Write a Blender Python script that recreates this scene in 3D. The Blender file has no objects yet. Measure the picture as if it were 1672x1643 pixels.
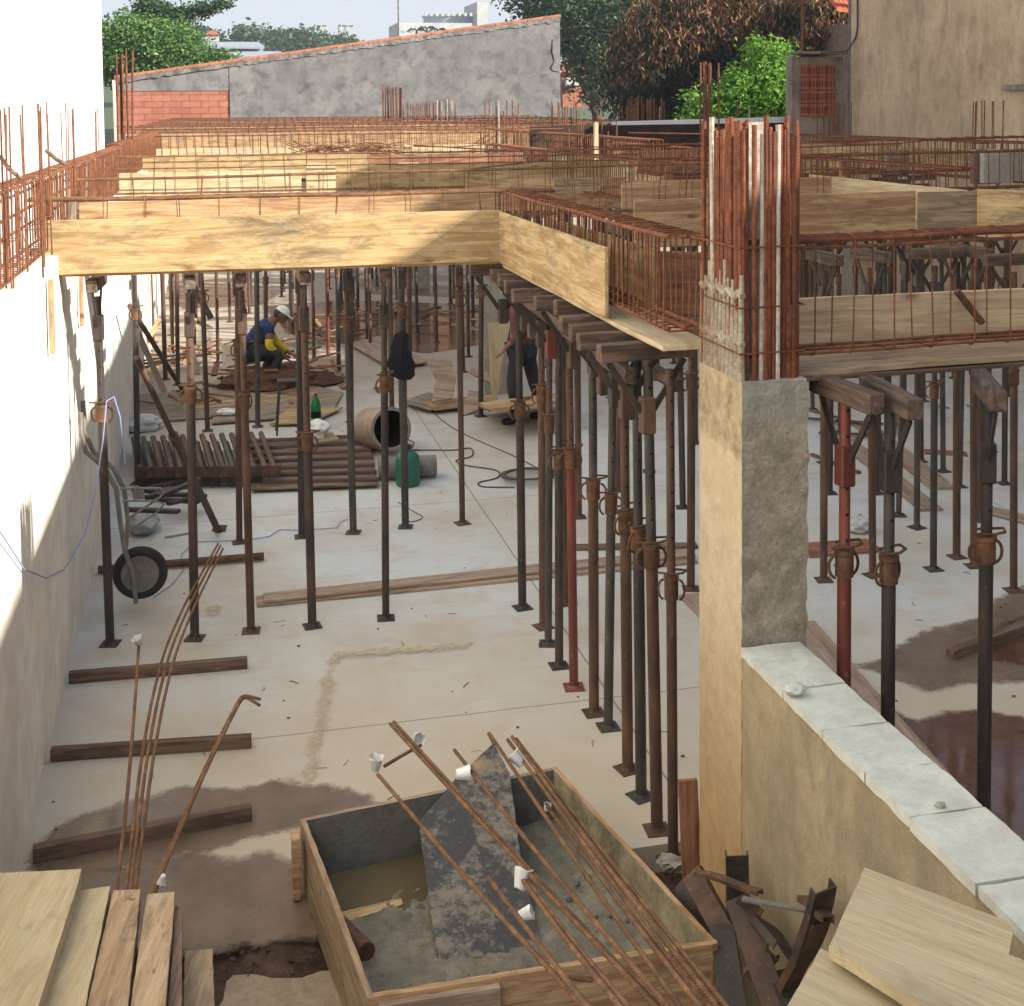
import bpy, bmesh, math, random
from mathutils import Vector, Matrix, noise
R = math.radians
random.seed(11)
rc0 = random.Random(3)
sc = bpy.context.scene
COL = sc.collection
# ------------------------------------------------------------------ camera
F = 2100.; X0 = 836.; Y0 = 291.; PITCH = R(3); ROLL = R(.5); YAW = R(13.1); CZ = 3.78
CAM = Vector((0, 0, CZ))
fw = Vector((math.sin(YAW)*math.cos(PITCH), math.cos(YAW)*math.cos(PITCH), -math.sin(PITCH)))
r0 = Vector((math.cos(YAW), -math.sin(YAW), 0)); u0 = r0.cross(fw)
rt = r0*math.cos(ROLL) - u0*math.sin(ROLL); up = u0*math.cos(ROLL) + r0*math.sin(ROLL)
cd = bpy.data.cameras.new('camera'); cam = bpy.data.objects.new('camera', cd); COL.objects.link(cam)
cd.sensor_width = 36; cd.lens = F/1672*36; cd.shift_x = 0; cd.shift_y = -(821.5-Y0)/1672
cd.clip_start = .05; cd.clip_end = 3000
cam.matrix_world = Matrix(((rt.x, up.x, -fw.x, 0), (rt.y, up.y, -fw.y, 0), (rt.z, up.z, -fw.z, CZ), (0, 0, 0, 1)))
sc.camera = cam
# ------------------------------------------------------------------ light
SUN = Vector((1, -.6, .62)).normalized()
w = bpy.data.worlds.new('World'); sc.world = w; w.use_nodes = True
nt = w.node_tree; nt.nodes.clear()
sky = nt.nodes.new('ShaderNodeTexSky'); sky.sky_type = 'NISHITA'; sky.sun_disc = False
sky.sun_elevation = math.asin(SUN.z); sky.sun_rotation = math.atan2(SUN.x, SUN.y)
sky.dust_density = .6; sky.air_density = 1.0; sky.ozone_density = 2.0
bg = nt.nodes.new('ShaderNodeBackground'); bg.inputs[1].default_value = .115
wo = nt.nodes.new('ShaderNodeOutputWorld')
def wmix(mode, a, c):          # sky clamped between two pale blues, balancing its brightness against the shaded floor
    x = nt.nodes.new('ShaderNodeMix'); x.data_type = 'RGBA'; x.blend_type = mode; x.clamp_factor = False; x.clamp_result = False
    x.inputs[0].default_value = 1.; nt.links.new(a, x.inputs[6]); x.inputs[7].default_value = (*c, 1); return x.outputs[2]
sky_band = wmix('DARKEN', wmix('LIGHTEN', sky.outputs[0], (2.25, 2.5, 2.85)), (2.75, 2.98, 3.3))
nt.links.new(sky_band, bg.inputs[0]); nt.links.new(bg.outputs[0], wo.inputs[0])
sd = bpy.data.lights.new('sun', 'SUN'); sd.energy = 4.9; sd.angle = R(.5); sd.color = (1, .93, .82)
so = bpy.data.objects.new('sun', sd); COL.objects.link(so)
so.rotation_euler = SUN.to_track_quat('Z', 'Y').to_euler(); so.location = (20, -12, 20)
sc.view_settings.view_transform = 'Standard'; sc.view_settings.look = 'None'
sc.view_settings.exposure = 1.17; sc.view_settings.gamma = 1

# ------------------------------------------------------------------ pixel -> world on a real plane
def ray(x, y): return fw + rt*((x-X0)/F) - up*((y-Y0)/F)
def G(x, y, z=0.): d = ray(x, y); return CAM + d*((z-CZ)/d.z)
def PX(x, y, X): d = ray(x, y); return CAM + d*(X/d.x)
def PY(x, y, Y): d = ray(x, y); return CAM + d*(Y/d.y)
V = Vector

# ------------------------------------------------------------------ materials
def newmat(name):
    m = bpy.data.materials.new(name); m.use_nodes = True
    n = m.node_tree.nodes; b = n['Principled BSDF']
    return m, n, m.node_tree.links, b
def rgb(c): return (c[0], c[1], c[2], 1)
def coords(n, l, scale=(1, 1, 1), rnd=True):
    t = n.new('ShaderNodeTexCoord'); mp = n.new('ShaderNodeMapping'); mp.inputs['Scale'].default_value = scale
    if rnd:
        oi = n.new('ShaderNodeObjectInfo'); mu = n.new('ShaderNodeMath'); mu.operation = 'MULTIPLY'; mu.inputs[1].default_value = 53.
        l.new(oi.outputs['Random'], mu.inputs[0])
        ad = n.new('ShaderNodeVectorMath'); ad.operation = 'ADD'
        l.new(t.outputs['Object'], ad.inputs[0]); l.new(mu.outputs[0], ad.inputs[1]); l.new(ad.outputs[0], mp.inputs[0])
    else: l.new(t.outputs['Object'], mp.inputs[0])
    return mp.outputs[0]
def noi(n, l, vec, scale, detail=6, rough=.55, dist=0.):
    x = n.new('ShaderNodeTexNoise'); x.inputs['Scale'].default_value = scale; x.inputs['Detail'].default_value = detail
    x.inputs['Roughness'].default_value = rough; x.inputs['Distortion'].default_value = dist; l.new(vec, x.inputs['Vector']); return x.outputs['Fac']
def ramp(n, l, fac, stops):
    r = n.new('ShaderNodeValToRGB'); e = r.color_ramp.elements
    while len(e) < len(stops): e.new(.5)
    for i, (p, c) in enumerate(stops):
        e[i].position = p; e[i].color = rgb(c) if isinstance(c, (tuple, list)) else (c, c, c, 1)
    l.new(fac, r.inputs[0]); return r.outputs[0]
def mix(n, l, fac, a, b, mode='MIX'):
    x = n.new('ShaderNodeMix'); x.data_type = 'RGBA'; x.blend_type = mode
    if isinstance(fac, (int, float)): x.inputs[0].default_value = fac
    else: l.new(fac, x.inputs[0])
    for k, s in ((6, a), (7, b)):
        if isinstance(s, (tuple, list)): x.inputs[k].default_value = rgb(s)
        else: l.new(s, x.inputs[k])
    return x.outputs[2]
def bump(n, l, b, h, strength, dist=.01):
    x = n.new('ShaderNodeBump'); x.inputs['Strength'].default_value = strength; x.inputs['Distance'].default_value = dist
    l.new(h, x.inputs['Height']); l.new(x.outputs[0], b.inputs['Normal'])

def wood(name, c1, c2, stain=(.1, .07, .05), amt=.5, rough=.75, knots=True):
    m, n, l, b = newmat(name)
    v = coords(n, l, (1, 1, 1))
    def mp_(sc_):
        mp = n.new('ShaderNodeMapping'); mp.inputs['Scale'].default_value = sc_; l.new(v, mp.inputs[0]); return mp.outputs[0]
    g = noi(n, l, mp_((1.1, 13, 13)), 1.0, 9, .66, 1.6)
    g2 = noi(n, l, mp_((4, 130, 130)), 1.0, 5, .65, .3)
    g4 = noi(n, l, mp_((1.6, 34, 34)), 1.0, 6, .7, 2.2)
    c = ramp(n, l, g, [(.28, tuple(x*.75 for x in c2)), (.43, c2), (.54, c1), (.75, tuple(min(.9, x*1.22) for x in c1))])
    c = mix(n, l, ramp(n, l, g4, [(.30, .75), (.46, 0.)]), c, tuple(x*.62 for x in c2))
    c = mix(n, l, ramp(n, l, g2, [(.36, .55), (.56, 0.)]), c, tuple(x*.8 for x in c2))
    s = noi(n, l, mp_((2.2, 7, 7)), 1.0, 9, .75, .6); s2 = noi(n, l, mp_((7, 11, 11)), 1.0, 8, .75, .5)
    c = mix(n, l, ramp(n, l, s, [(.50, 0.), (.68, amt)]), c, stain)
    c = mix(n, l, ramp(n, l, s2, [(.60, 0.), (.70, amt*.9)]), c, tuple(x*.7 for x in stain))
    w_ = noi(n, l, mp_((3, 5, 5)), 1.0, 7, .7, .2)
    c = mix(n, l, ramp(n, l, w_, [(.56, 0.), (.72, .35)]), c, (.5, .47, .41))
    if knots:
        vo = n.new('ShaderNodeTexVoronoi'); vo.inputs['Scale'].default_value = 1.; l.new(mp_((2.3, 5.5, 5.5)), vo.inputs['Vector'])
        c = mix(n, l, ramp(n, l, vo.outputs['Distance'], [(.04, .85), (.10, .4), (.16, 0.)]), c, (c2[0]*.5, c2[1]*.36, c2[2]*.3))
    l.new(c, b.inputs['Base Color']); b.inputs['Roughness'].default_value = rough
    b.inputs['Specular IOR Level'].default_value = .25
    bump(n, l, b, mix(n, l, .5, g2, g4), .5, .004)
    return m
def rust(name, c1, c2, c3, rough=.8, metal=0., scale=14, ribs=0, axis_scale=(1, 1, 1)):
    m, n, l, b = newmat(name); v = coords(n, l, axis_scale)
    g = noi(n, l, v, scale, 8, .65); g2 = noi(n, l, v, scale*.22, 5, .6)
    c = ramp(n, l, g, [(.3, c1), (.5, c2), (.72, c3)])
    c = mix(n, l, ramp(n, l, g2, [(.4, 0.), (.68, .75)]), c, c1)
    if 'steel' in name: c = mix(n, l, ramp(n, l, noi(n, l, coords(n, l, (1, 1, .6)), 30, 6, .75), [(.60, 0.), (.68, .55)]), c, (.25, .22, .18))
    l.new(c, b.inputs['Base Color']); b.inputs['Roughness'].default_value = rough; b.inputs['Metallic'].default_value = metal
    if ribs:
        t = n.new('ShaderNodeTexCoord'); wv = n.new('ShaderNodeTexWave'); wv.inputs['Scale'].default_value = ribs; wv.bands_direction = 'DIAGONAL'
        l.new(t.outputs['Object'], wv.inputs['Vector']); bump(n, l, b, wv.outputs['Fac'], .6, .003)
    else: bump(n, l, b, g, .4, .004)
    return m
def plaster(name, c1, c2, dirt, amt=.5, scale=1.2, bm=.3, streak=True, rough=.9, fine=60, cracks=0, zmix=None):
    m, n, l, b = newmat(name); v = coords(n, l, (1, 1, 1), False)
    g = noi(n, l, v, scale, 9, .7, .5); f = noi(n, l, v, fine, 5, .65); md = noi(n, l, v, scale*5.3, 7, .7, .3)
    c = ramp(n, l, g, [(.36, c2), (.58, c1)])
    c = mix(n, l, ramp(n, l, md, [(.35, .6), (.55, 0.)]), c, tuple(x*.82 for x in c2))
    c = mix(n, l, ramp(n, l, md, [(.58, 0.), (.75, .5)]), c, tuple(min(.9, x*1.15) for x in c1))
    def str_(scl, k):
        mp = n.new('ShaderNodeMapping'); mp.inputs['Scale'].default_value = scl; l.new(v, mp.inputs[0]); return noi(n, l, mp.outputs[0], k, 9, .72, .35)
    s = str_((2.4, 2.4, .75) if streak else (1.7, 1.7, 1.7), 1.1)
    c = mix(n, l, ramp(n, l, s, [(.47, 0.), (.66, amt)]), c, dirt)
    if streak: c = mix(n, l, ramp(n, l, str_((9, 9, 1.3), 1.), [(.58, 0.), (.74, amt*.6)]), c, dirt)
    c = mix(n, l, ramp(n, l, f, [(.58, 0.), (.72, .5)]), c, tuple(x*.62 for x in c2))
    c = mix(n, l, ramp(n, l, f, [(.28, .4), (.40, 0.)]), c, tuple(min(.9, x*1.25) for x in c1))
    if zmix:      # second colours above or below a ragged height
        sep = n.new('ShaderNodeSeparateXYZ'); l.new(v, sep.inputs[0])
        for z0, wdt, namp, cols, sgn in zmix:
            ad = n.new('ShaderNodeMath'); ad.operation = 'MULTIPLY_ADD'; l.new(noi(n, l, v, 6, 8, .75), ad.inputs[0]); ad.inputs[1].default_value = namp; l.new(sep.outputs['Z'], ad.inputs[2])
            mr = n.new('ShaderNodeMapRange'); mr.inputs[1].default_value = z0-wdt+namp*.5; mr.inputs[2].default_value = z0+wdt+namp*.5
            mr.inputs[3].default_value, mr.inputs[4].default_value = (0, 1) if sgn > 0 else (1, 0); l.new(ad.outputs[0], mr.inputs[0])
            c = mix(n, l, mr.outputs[0], c, ramp(n, l, md, [(.35, cols[0]), (.6, cols[1])]))
    if cracks:
        vo = n.new('ShaderNodeTexVoronoi'); vo.feature = 'DISTANCE_TO_EDGE'; vo.inputs['Scale'].default_value = cracks
        ds = n.new('ShaderNodeVectorMath'); ds.operation = 'ADD'; nn = n.new('ShaderNodeTexNoise'); nn.inputs['Scale'].default_value = 2.; l.new(v, nn.inputs['Vector'])
        l.new(v, ds.inputs[0]); l.new(nn.outputs['Color'], ds.inputs[1]); l.new(ds.outputs[0], vo.inputs['Vector'])
        c = mix(n, l, ramp(n, l, vo.outputs['Distance'], [(.004, .55), (.012, 0.)]), c, tuple(x*.4 for x in c2))
    l.new(c, b.inputs['Base Color']); b.inputs['Roughness'].default_value = rough
    b.inputs['Specular IOR Level'].default_value = .2
    bump(n, l, b, mix(n, l, .5, md, f), bm, .02)
    return m
def flat(name, c, rough=.6, metal=0., var=.25, scale=9, spec=.4):
    m, n, l, b = newmat(name); v = coords(n, l); g = noi(n, l, v, scale, 6, .65)
    l.new(ramp(n, l, g, [(.3, tuple(x*(1-var) for x in c)), (.7, tuple(min(1, x*(1+var)) for x in c))]), b.inputs['Base Color'])
    b.inputs['Roughness'].default_value = rough; b.inputs['Metallic'].default_value = metal; b.inputs['Specular IOR Level'].default_value = spec
    return m
def leafmat(name, cols, rough=.55, tr=.35, scale=1.2):
    m, n, l, b = newmat(name)
    at = n.new('ShaderNodeAttribute'); at.attribute_name = 'tint'
    k = len(cols)
    c = ramp(n, l, at.outputs['Fac'], [((i+.5)/k, cc) for i, cc in enumerate(cols)])
    l.new(c, b.inputs['Base Color']); b.inputs['Roughness'].default_value = rough; b.inputs['Specular IOR Level'].default_value = .35
    t = n.new('ShaderNodeBsdfTranslucent'); l.new(c, t.inputs[0]); ms = n.new('ShaderNodeMixShader'); ms.inputs[0].default_value = tr
    l.new(b.outputs[0], ms.inputs[1]); l.new(t.outputs[0], ms.inputs[2]); l.new(ms.outputs[0], n['Material Output'].inputs[0])
    return m

M = {}
M['ply'] = wood('pine plywood', (.53, .39, .205), (.39, .25, .115), (.15, .115, .075), 1.)
M['ply_pale'] = wood('pale pine', (.62, .51, .33), (.50, .375, .21), (.3, .2, .12), .45)
M['ply_dirty'] = wood('weathered plywood', (.54, .36, .20), (.36, .205, .10), (.16, .11, .08), .7)
M['ply_red'] = wood('reddish plywood', (.36, .17, .095), (.22, .10, .055), (.1, .06, .045), .6)
M['ply_grey'] = wood('grey plywood', (.36, .29, .21), (.2, .15, .11), (.1, .085, .07), .75)
M['ply_grey2'] = wood('grey brown plywood', (.46, .34, .22), (.30, .21, .13), (.15, .12, .09), .7)
M['plank_floor'] = wood('dusty plank', (.44, .33, .25), (.3, .21, .15), (.2, .14, .1), .5, knots=False)
M['plank_stain2'] = wood('box side board', (.42, .31, .2), (.3, .2, .12), (.14, .11, .08), .8)
M['plank_dark'] = wood('brown damp timber', (.22, .145, .105), (.12, .075, .055), (.06, .042, .035), .6, knots=False)
M['fresh'] = wood('fresh sawn board', (.50, .41, .265), (.455, .365, .225), (.27, .21, .14), .5)
M['plank_stain'] = wood('mortar stained board', (.46, .335, .215), (.335, .225, .135), (.07, .064, .06), 1.)
M['head_wood'] = wood('prop head timber', (.17, .11, .08), (.08, .055, .045), (.05, .04, .04), .6, knots=False)
M['rebar'] = rust('rebar rust', (.08, .027, .013), (.20, .068, .025), (.33, .145, .055), ribs=0, scale=20)
M['rebar_rib'] = rust('ribbed rebar rust', (.085, .024, .012), (.20, .056, .02), (.32, .11, .04), ribs=46, scale=20)
M['rebar_brown'] = rust('brown rebar', (.08, .038, .018), (.185, .085, .034), (.33, .165, .065), ribs=48, scale=16)
M['crust'] = plaster('mortar crusted steel', (.52, .47, .36), (.3, .24, .16), (.2, .09, .04), .7, 30, .8, False)
M['white_bar'] = plaster('whitened steel', (.62, .58, .5), (.4, .34, .28), (.25, .1, .05), .6, 14, .5, False)
M['steel'] = rust('dark rusty steel', (.022, .018, .017), (.048, .034, .028), (.12, .065, .04), rough=.62, scale=9, axis_scale=(1, 1, .35))
M['steel_brown'] = rust('brown rusty steel', (.04, .026, .02), (.10, .052, .032), (.2, .10, .055), rough=.68, scale=9, axis_scale=(1, 1, .35))
M['steel_grey'] = rust('grey steel', (.030, .026, .024), (.058, .049, .042), (.14, .11, .085), rough=.6, scale=8, axis_scale=(1, 1, .35))
M['steel_red'] = rust('red painted steel', (.09, .024, .016), (.19, .045, .03), (.24, .09, .06), rough=.5, scale=6, axis_scale=(1, 1, .35))
M['collar'] = rust('orange rusty collar', (.05, .025, .014), (.125, .055, .024), (.26, .115, .045), rough=.7, scale=22)
def holes(src, name):
    m = src.copy(); m.name = name; n = m.node_tree.nodes; l = m.node_tree.links; b = n['Principled BSDF']
    t = n.new('ShaderNodeTexCoord'); sp = n.new('ShaderNodeSeparateXYZ'); l.new(t.outputs['Object'], sp.inputs[0])
    def mt_(op, a, c=0.):
        x = n.new('ShaderNodeMath'); x.operation = op
        for i_, q_ in enumerate((a, c)):
            if isinstance(q_, (int, float)): x.inputs[i_].default_value = q_
            else: l.new(q_, x.inputs[i_])
        return x.outputs[0]
    dz = mt_('SUBTRACT', mt_('MODULO', mt_('ADD', sp.outputs['Z'], -1.6), .115), .0575)
    r2 = mt_('ADD', mt_('MULTIPLY', dz, dz), mt_('MULTIPLY', sp.outputs['X'], sp.outputs['X']))
    k = mt_('MULTIPLY', mt_('LESS_THAN', r2, .0078**2), mt_('GREATER_THAN', sp.outputs['Z'], 1.6))
    src_c = b.inputs['Base Color'].links[0].from_socket
    l.new(mix(n, l, k, src_c, (.004, .004, .004)), b.inputs['Base Color']); return m
for k_ in ('steel', 'steel_brown', 'steel_grey', 'steel_red'): M[k_+'_h'] = holes(M[k_], k_+' with pin holes')
M['black'] = flat('hole black', (.008, .007, .007), .9)
M['tan'] = plaster('tan plaster', (.40, .325, .21), (.32, .25, .155), (.20, .175, .125), .75, 1.6, .45, True, fine=45)
M['tan_col'] = plaster('column plaster', (.57, .47, .325), (.50, .395, .25), (.38, .32, .23), .35, 2., .3, True, fine=45, zmix=[(1.0, .5, .4, ((.36, .24, .11), (.44, .30, .15)), -1), (2.27, .012, .26, ((.24, .19, .12), (.46, .37, .23)), 1)])  # shaft colour turns darker and browner towards the bottom
M['rough_col'] = plaster('rough column front', (.44, .385, .30), (.29, .245, .185), (.17, .145, .115), .5, 9, 1., False, fine=34, zmix=[(2.43, .01, .14, ((.28, .26, .215), (.37, .345, .29)), 1)])
M['rough'] = plaster('rough mortar', (.30, .255, .20), (.19, .155, .115), (.13, .11, .09), .6, 7, .9, False, fine=38)
M['conc'] = plaster('grey concrete', (.44, .41, .35), (.32, .295, .24), (.18, .16, .13), .5, 3, .4, False)
M['cap'] = plaster('pale cement cap', (.62, .63, .57), (.52, .53, .48), (.40, .37, .31), .5, 2.5, .25, False, fine=80)
M['lwall'] = plaster('cream wall', (.86, .82, .73), (.76, .69, .59), (.66, .55, .44), .3, .7, .2, True)
M['white'] = plaster('white wall', (.88, .88, .86), (.8, .8, .78), (.6, .6, .58), .2, .4, .08, True)
M['greywall'] = plaster('stained grey render', (.25, .24, .235), (.17, .165, .163), (.075, .073, .074), .75, .3, .4, False, fine=9)
M['beige'] = plaster('stained beige render', (.66, .49, .32), (.52, .375, .24), (.27, .20, .14), .6, .6, .4, True, fine=14)
M['pier'] = plaster('pier render', (.40, .33, .26), (.25, .2, .16), (.1, .08, .07), .7, 2, .4, True, fine=14)
M['cellred'] = flat('brick cell shade', (.10, .03, .02), .9)
M['brickhollow'] = plaster('hollow brick', (.44, .15, .10), (.34, .10, .065), (.18, .07, .05), .4, 5, .3, False)
M['tile'] = flat('terracotta tile', (.34, .14, .08), .8, var=.4, scale=3)
M['tile_red'] = flat('red clay roof', (.5, .13, .06), .8, var=.3, scale=3)
M['soil'] = plaster('dark soil', (.16, .10, .07), (.08, .05, .035), (.05, .035, .03), .6, 9, 1., False)
M['water'] = flat('mortar box water', (.125, .10, .055), .12, var=.15, scale=3)
M['mortar'] = plaster('wet grey mortar', (.27, .25, .195), (.17, .155, .12), (.075, .075, .065), .7, 3.5, .8, False, rough=.55)
M['white_plastic'] = flat('white plastic', (.72, .72, .7), .35, var=.15)
M['blue_cord'] = flat('blue cord', (.25, .32, .56), .6, var=.2)
M['cable'] = flat('grey cable', (.08, .075, .07), .6)
M['rubber'] = flat('tyre rubber', (.03, .028, .027), .85)
M['tube_grey'] = flat('dull steel tube', (.22, .20, .18), .5, .2, .35)
M['green_tank'] = flat('green jug', (.02, .13, .085), .35, var=.2)
M['green_bottle'] = flat('green bottle', (.015, .17, .05), .15, var=.2)
M['tank_grey'] = flat('grey drum', (.2, .19, .16), .5, .1, .3)
M['drum_red'] = flat('rusty pink drum', (.32, .24, .2), .5, .1, .3)
M['cloth_black'] = flat('black cloth', (.012, .012, .018), .9)
M['skin'] = flat('skin', (.20, .10, .065), .6, var=.12)
M['shirt_blue'] = flat('blue shirt', (.018, .035, .13), .85)
M['yellow'] = flat('yellow sleeve', (.62, .47, .03), .7, var=.15)
M['pants'] = flat('dark trousers', (.03, .03, .035), .9)
M['shirt_rust'] = flat('rust checked shirt', (.12, .05, .04), .85, var=.6, scale=34)
M['boot'] = flat('black boot', (.015, .014, .013), .6)
M['cap_white'] = flat('white cloth cap', (.78, .78, .76), .8, var=.08)
M['hair'] = flat('grey hair', (.1, .1, .1), .9)
M['bark'] = plaster('bark', (.12, .09, .06), (.06, .045, .03), (.04, .03, .02), .5, 6, .8, True)
M['dark_form'] = plaster('dark painted form', (.06, .04, .035), (.03, .022, .02), (.11, .05, .03), .5, 2, .3, False)
M['far_wall'] = plaster('far pale building', (.52, .52, .5), (.44, .44, .43), (.32, .32, .32), .4, .2, .05, True)
M['far_roof'] = flat('grey metal roof', (.30, .34, .38), .45, .1, .12, .5)

# floor: concrete slab with joints, stains
def floor_mat():
    m, n, l, b = newmat('slab concrete'); v = coords(n, l, (1, 1, 1), False)
    g = noi(n, l, v, .55, 9, .62, .2); g2 = noi(n, l, v, 2.3, 8, .7, .4); f = noi(n, l, v, 45, 4, .6)
    c = ramp(n, l, g, [(.36, (.52, .48, .41)), (.48, (.575, .57, .53)), (.60, (.60, .63, .625))])
    c = mix(n, l, ramp(n, l, g2, [(.50, 0.), (.72, .6)]), c, (.47, .37, .26))
    c = mix(n, l, ramp(n, l, f, [(.6, 0.), (.8, .3)]), c, (.25, .2, .16))
    mp = n.new('ShaderNodeMapping'); mp.inputs['Scale'].default_value = (6, .9, 1); l.new(v, mp.inputs[0])
    rs = noi(n, l, mp.outputs[0], 1.1, 7, .7, .5)
    c = mix(n, l, ramp(n, l, rs, [(.66, 0.), (.8, .55)]), c, (.36, .17, .06))
    mpt = n.new('ShaderNodeMapping'); mpt.inputs['Scale'].default_value = (1.2, 7, 1); mpt.inputs['Rotation'].default_value = (0, 0, .3); l.new(v, mpt.inputs[0])
    c = mix(n, l, ramp(n, l, noi(n, l, mpt.outputs[0], 1.3, 9, .8, 1.2), [(.52, 0.), (.70, .38)]), c, (.40, .35, .28))
    c = mix(n, l, ramp(n, l, noi(n, l, v, 7.5, 9, .8, .6), [(.60, 0.), (.68, .4)]), c, (.44, .38, .30))
    c = mix(n, l, ramp(n, l, noi(n, l, v, 11., 6, .7, .2), [(.66, 0.), (.70, .45)]), c, (.68, .68, .65))
    # sand / mud drifts towards the foreground and far end
    sep = n.new('ShaderNodeSeparateXYZ'); l.new(v, sep.inputs[0])
    def mth(op, a, bb=None, cc=None):
        x = n.new('ShaderNodeMath'); x.operation = op
        for i, s in enumerate((a, bb, cc)):
            if s is None: continue
            if isinstance(s, (int, float)): x.inputs[i].default_value = s
            else: l.new(s, x.inputs[i])
        return x.outputs[0]
    gy = mth('MULTIPLY_ADD', g2, 2.2, mth('MULTIPLY', sep.outputs['Y'], -1.))     # high near the camera
    near = n.new('ShaderNodeMapRange'); near.inputs[1].default_value = -8.6; near.inputs[2].default_value = -5.6; near.inputs[3].default_value = 0; near.inputs[4].default_value = .75; l.new(gy, near.inputs[0])
    c = mix(n, l, near.outputs[0], c, (.54, .44, .31))
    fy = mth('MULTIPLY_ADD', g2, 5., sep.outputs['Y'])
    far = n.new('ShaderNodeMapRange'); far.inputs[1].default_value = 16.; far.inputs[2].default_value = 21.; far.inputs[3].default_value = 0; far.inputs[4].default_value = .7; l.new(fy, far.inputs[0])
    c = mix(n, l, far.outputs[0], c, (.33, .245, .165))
    # joints between the pours
    wob = mth('MULTIPLY_ADD', noi(n, l, v, 3., 3, .5), .02, 0.)
    for ax, vals, wd in (('X', (2.43, 7.2, -4.), .007), ('Y', (7.75, 12.1, 17.2, 24.), .006)):
        for q in vals:
            d = mth('ABSOLUTE', mth('SUBTRACT', mth('ADD', sep.outputs[ax], wob), q+.01))
            k = mth('LESS_THAN', d, wd)
            c = mix(n, l, mth('MULTIPLY', k, .65), c, (.15, .13, .1))
    # rusty rectangle outline left by an old form
    l.new(c, b.inputs['Base Color']); b.inputs['Roughness'].default_value = .72; b.inputs['Specular IOR Level'].default_value = .3
    bump(n, l, b, mix(n, l, .35, g2, f), .22, .01)
    return m
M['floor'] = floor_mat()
def wet_mat(name, c1, c2, rough):
    m, n, l, b = newmat(name); v = coords(n, l, (1, 1, 1), False); g = noi(n, l, v, 2.6, 9, .65, .3)
    l.new(ramp(n, l, g, [(.35, c1), (.65, c2)]), b.inputs['Base Color'])
    l.new(ramp(n, l, noi(n, l, v, 1.1, 5, .6), [(.4, rough*.5), (.6, rough*1.6)]), b.inputs['Roughness'])
    b.inputs['Specular IOR Level'].default_value = .5
    return m
M['wet'] = wet_mat('wet concrete', (.15, .10, .066), (.24, .17, .115), .3)
M['puddle'] = wet_mat('muddy puddle', (.10, .042, .025), (.15, .07, .045), .12)
def brick_mat():
    m, n, l, b = newmat('red clay block wall'); t = n.new('ShaderNodeTexCoord'); mp = n.new('ShaderNodeMapping'); mp.inputs['Rotation'].default_value = (R(90), 0, 0)
    l.new(t.outputs['Object'], mp.inputs[0])
    br = n.new('ShaderNodeTexBrick'); l.new(mp.outputs[0], br.inputs['Vector']); br.inputs['Scale'].default_value = 1
    br.inputs['Brick Width'].default_value = .62; br.inputs['Row Height'].default_value = .21; br.inputs['Mortar Size'].default_value = .014; br.offset = .41
    br.inputs['Color1'].default_value = (.42, .16, .10, 1); br.inputs['Color2'].default_value = (.34, .11, .065, 1); br.inputs['Mortar'].default_value = (.17, .07, .05, 1)
    g = noi(n, l, t.outputs['Object'], 3., 6, .7)
    l.new(mix(n, l, ramp(n, l, g, [(.5, 0.), (.7, .45)]), br.outputs[0], (.5, .26, .18)), b.inputs['Base Color'])
    b.inputs['Roughness'].default_value = .9; bump(n, l, b, br.outputs['Fac'], -.5, .02)
    return m
M['brick'] = brick_mat()
def splat_mat():
    m, n, l, b = newmat('mortar splashed panel'); v = coords(n, l, (1, 1, 1), False)
    g = noi(n, l, v, 17, 10, .78, .2); g2 = noi(n, l, v, 3, 5, .6); f = noi(n, l, v, 40, 4, .6)
    k = mix(n, l, .45, g, g2)
    c = mix(n, l, ramp(n, l, k, [(.49, 0.), (.56, .75)]), (.048, .046, .048), (.27, .235, .185))
    c = mix(n, l, ramp(n, l, g2, [(.62, 0.), (.72, .7)]), c, (.42, .27, .09))
    c = mix(n, l, ramp(n, l, f, [(.5, 0.), (.7, .4)]), c, (.1, .09, .08))
    l.new(c, b.inputs['Base Color']); b.inputs['Roughness'].default_value = .6; bump(n, l, b, k, .5, .01)
    return m
M['splat'] = splat_mat()

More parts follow.
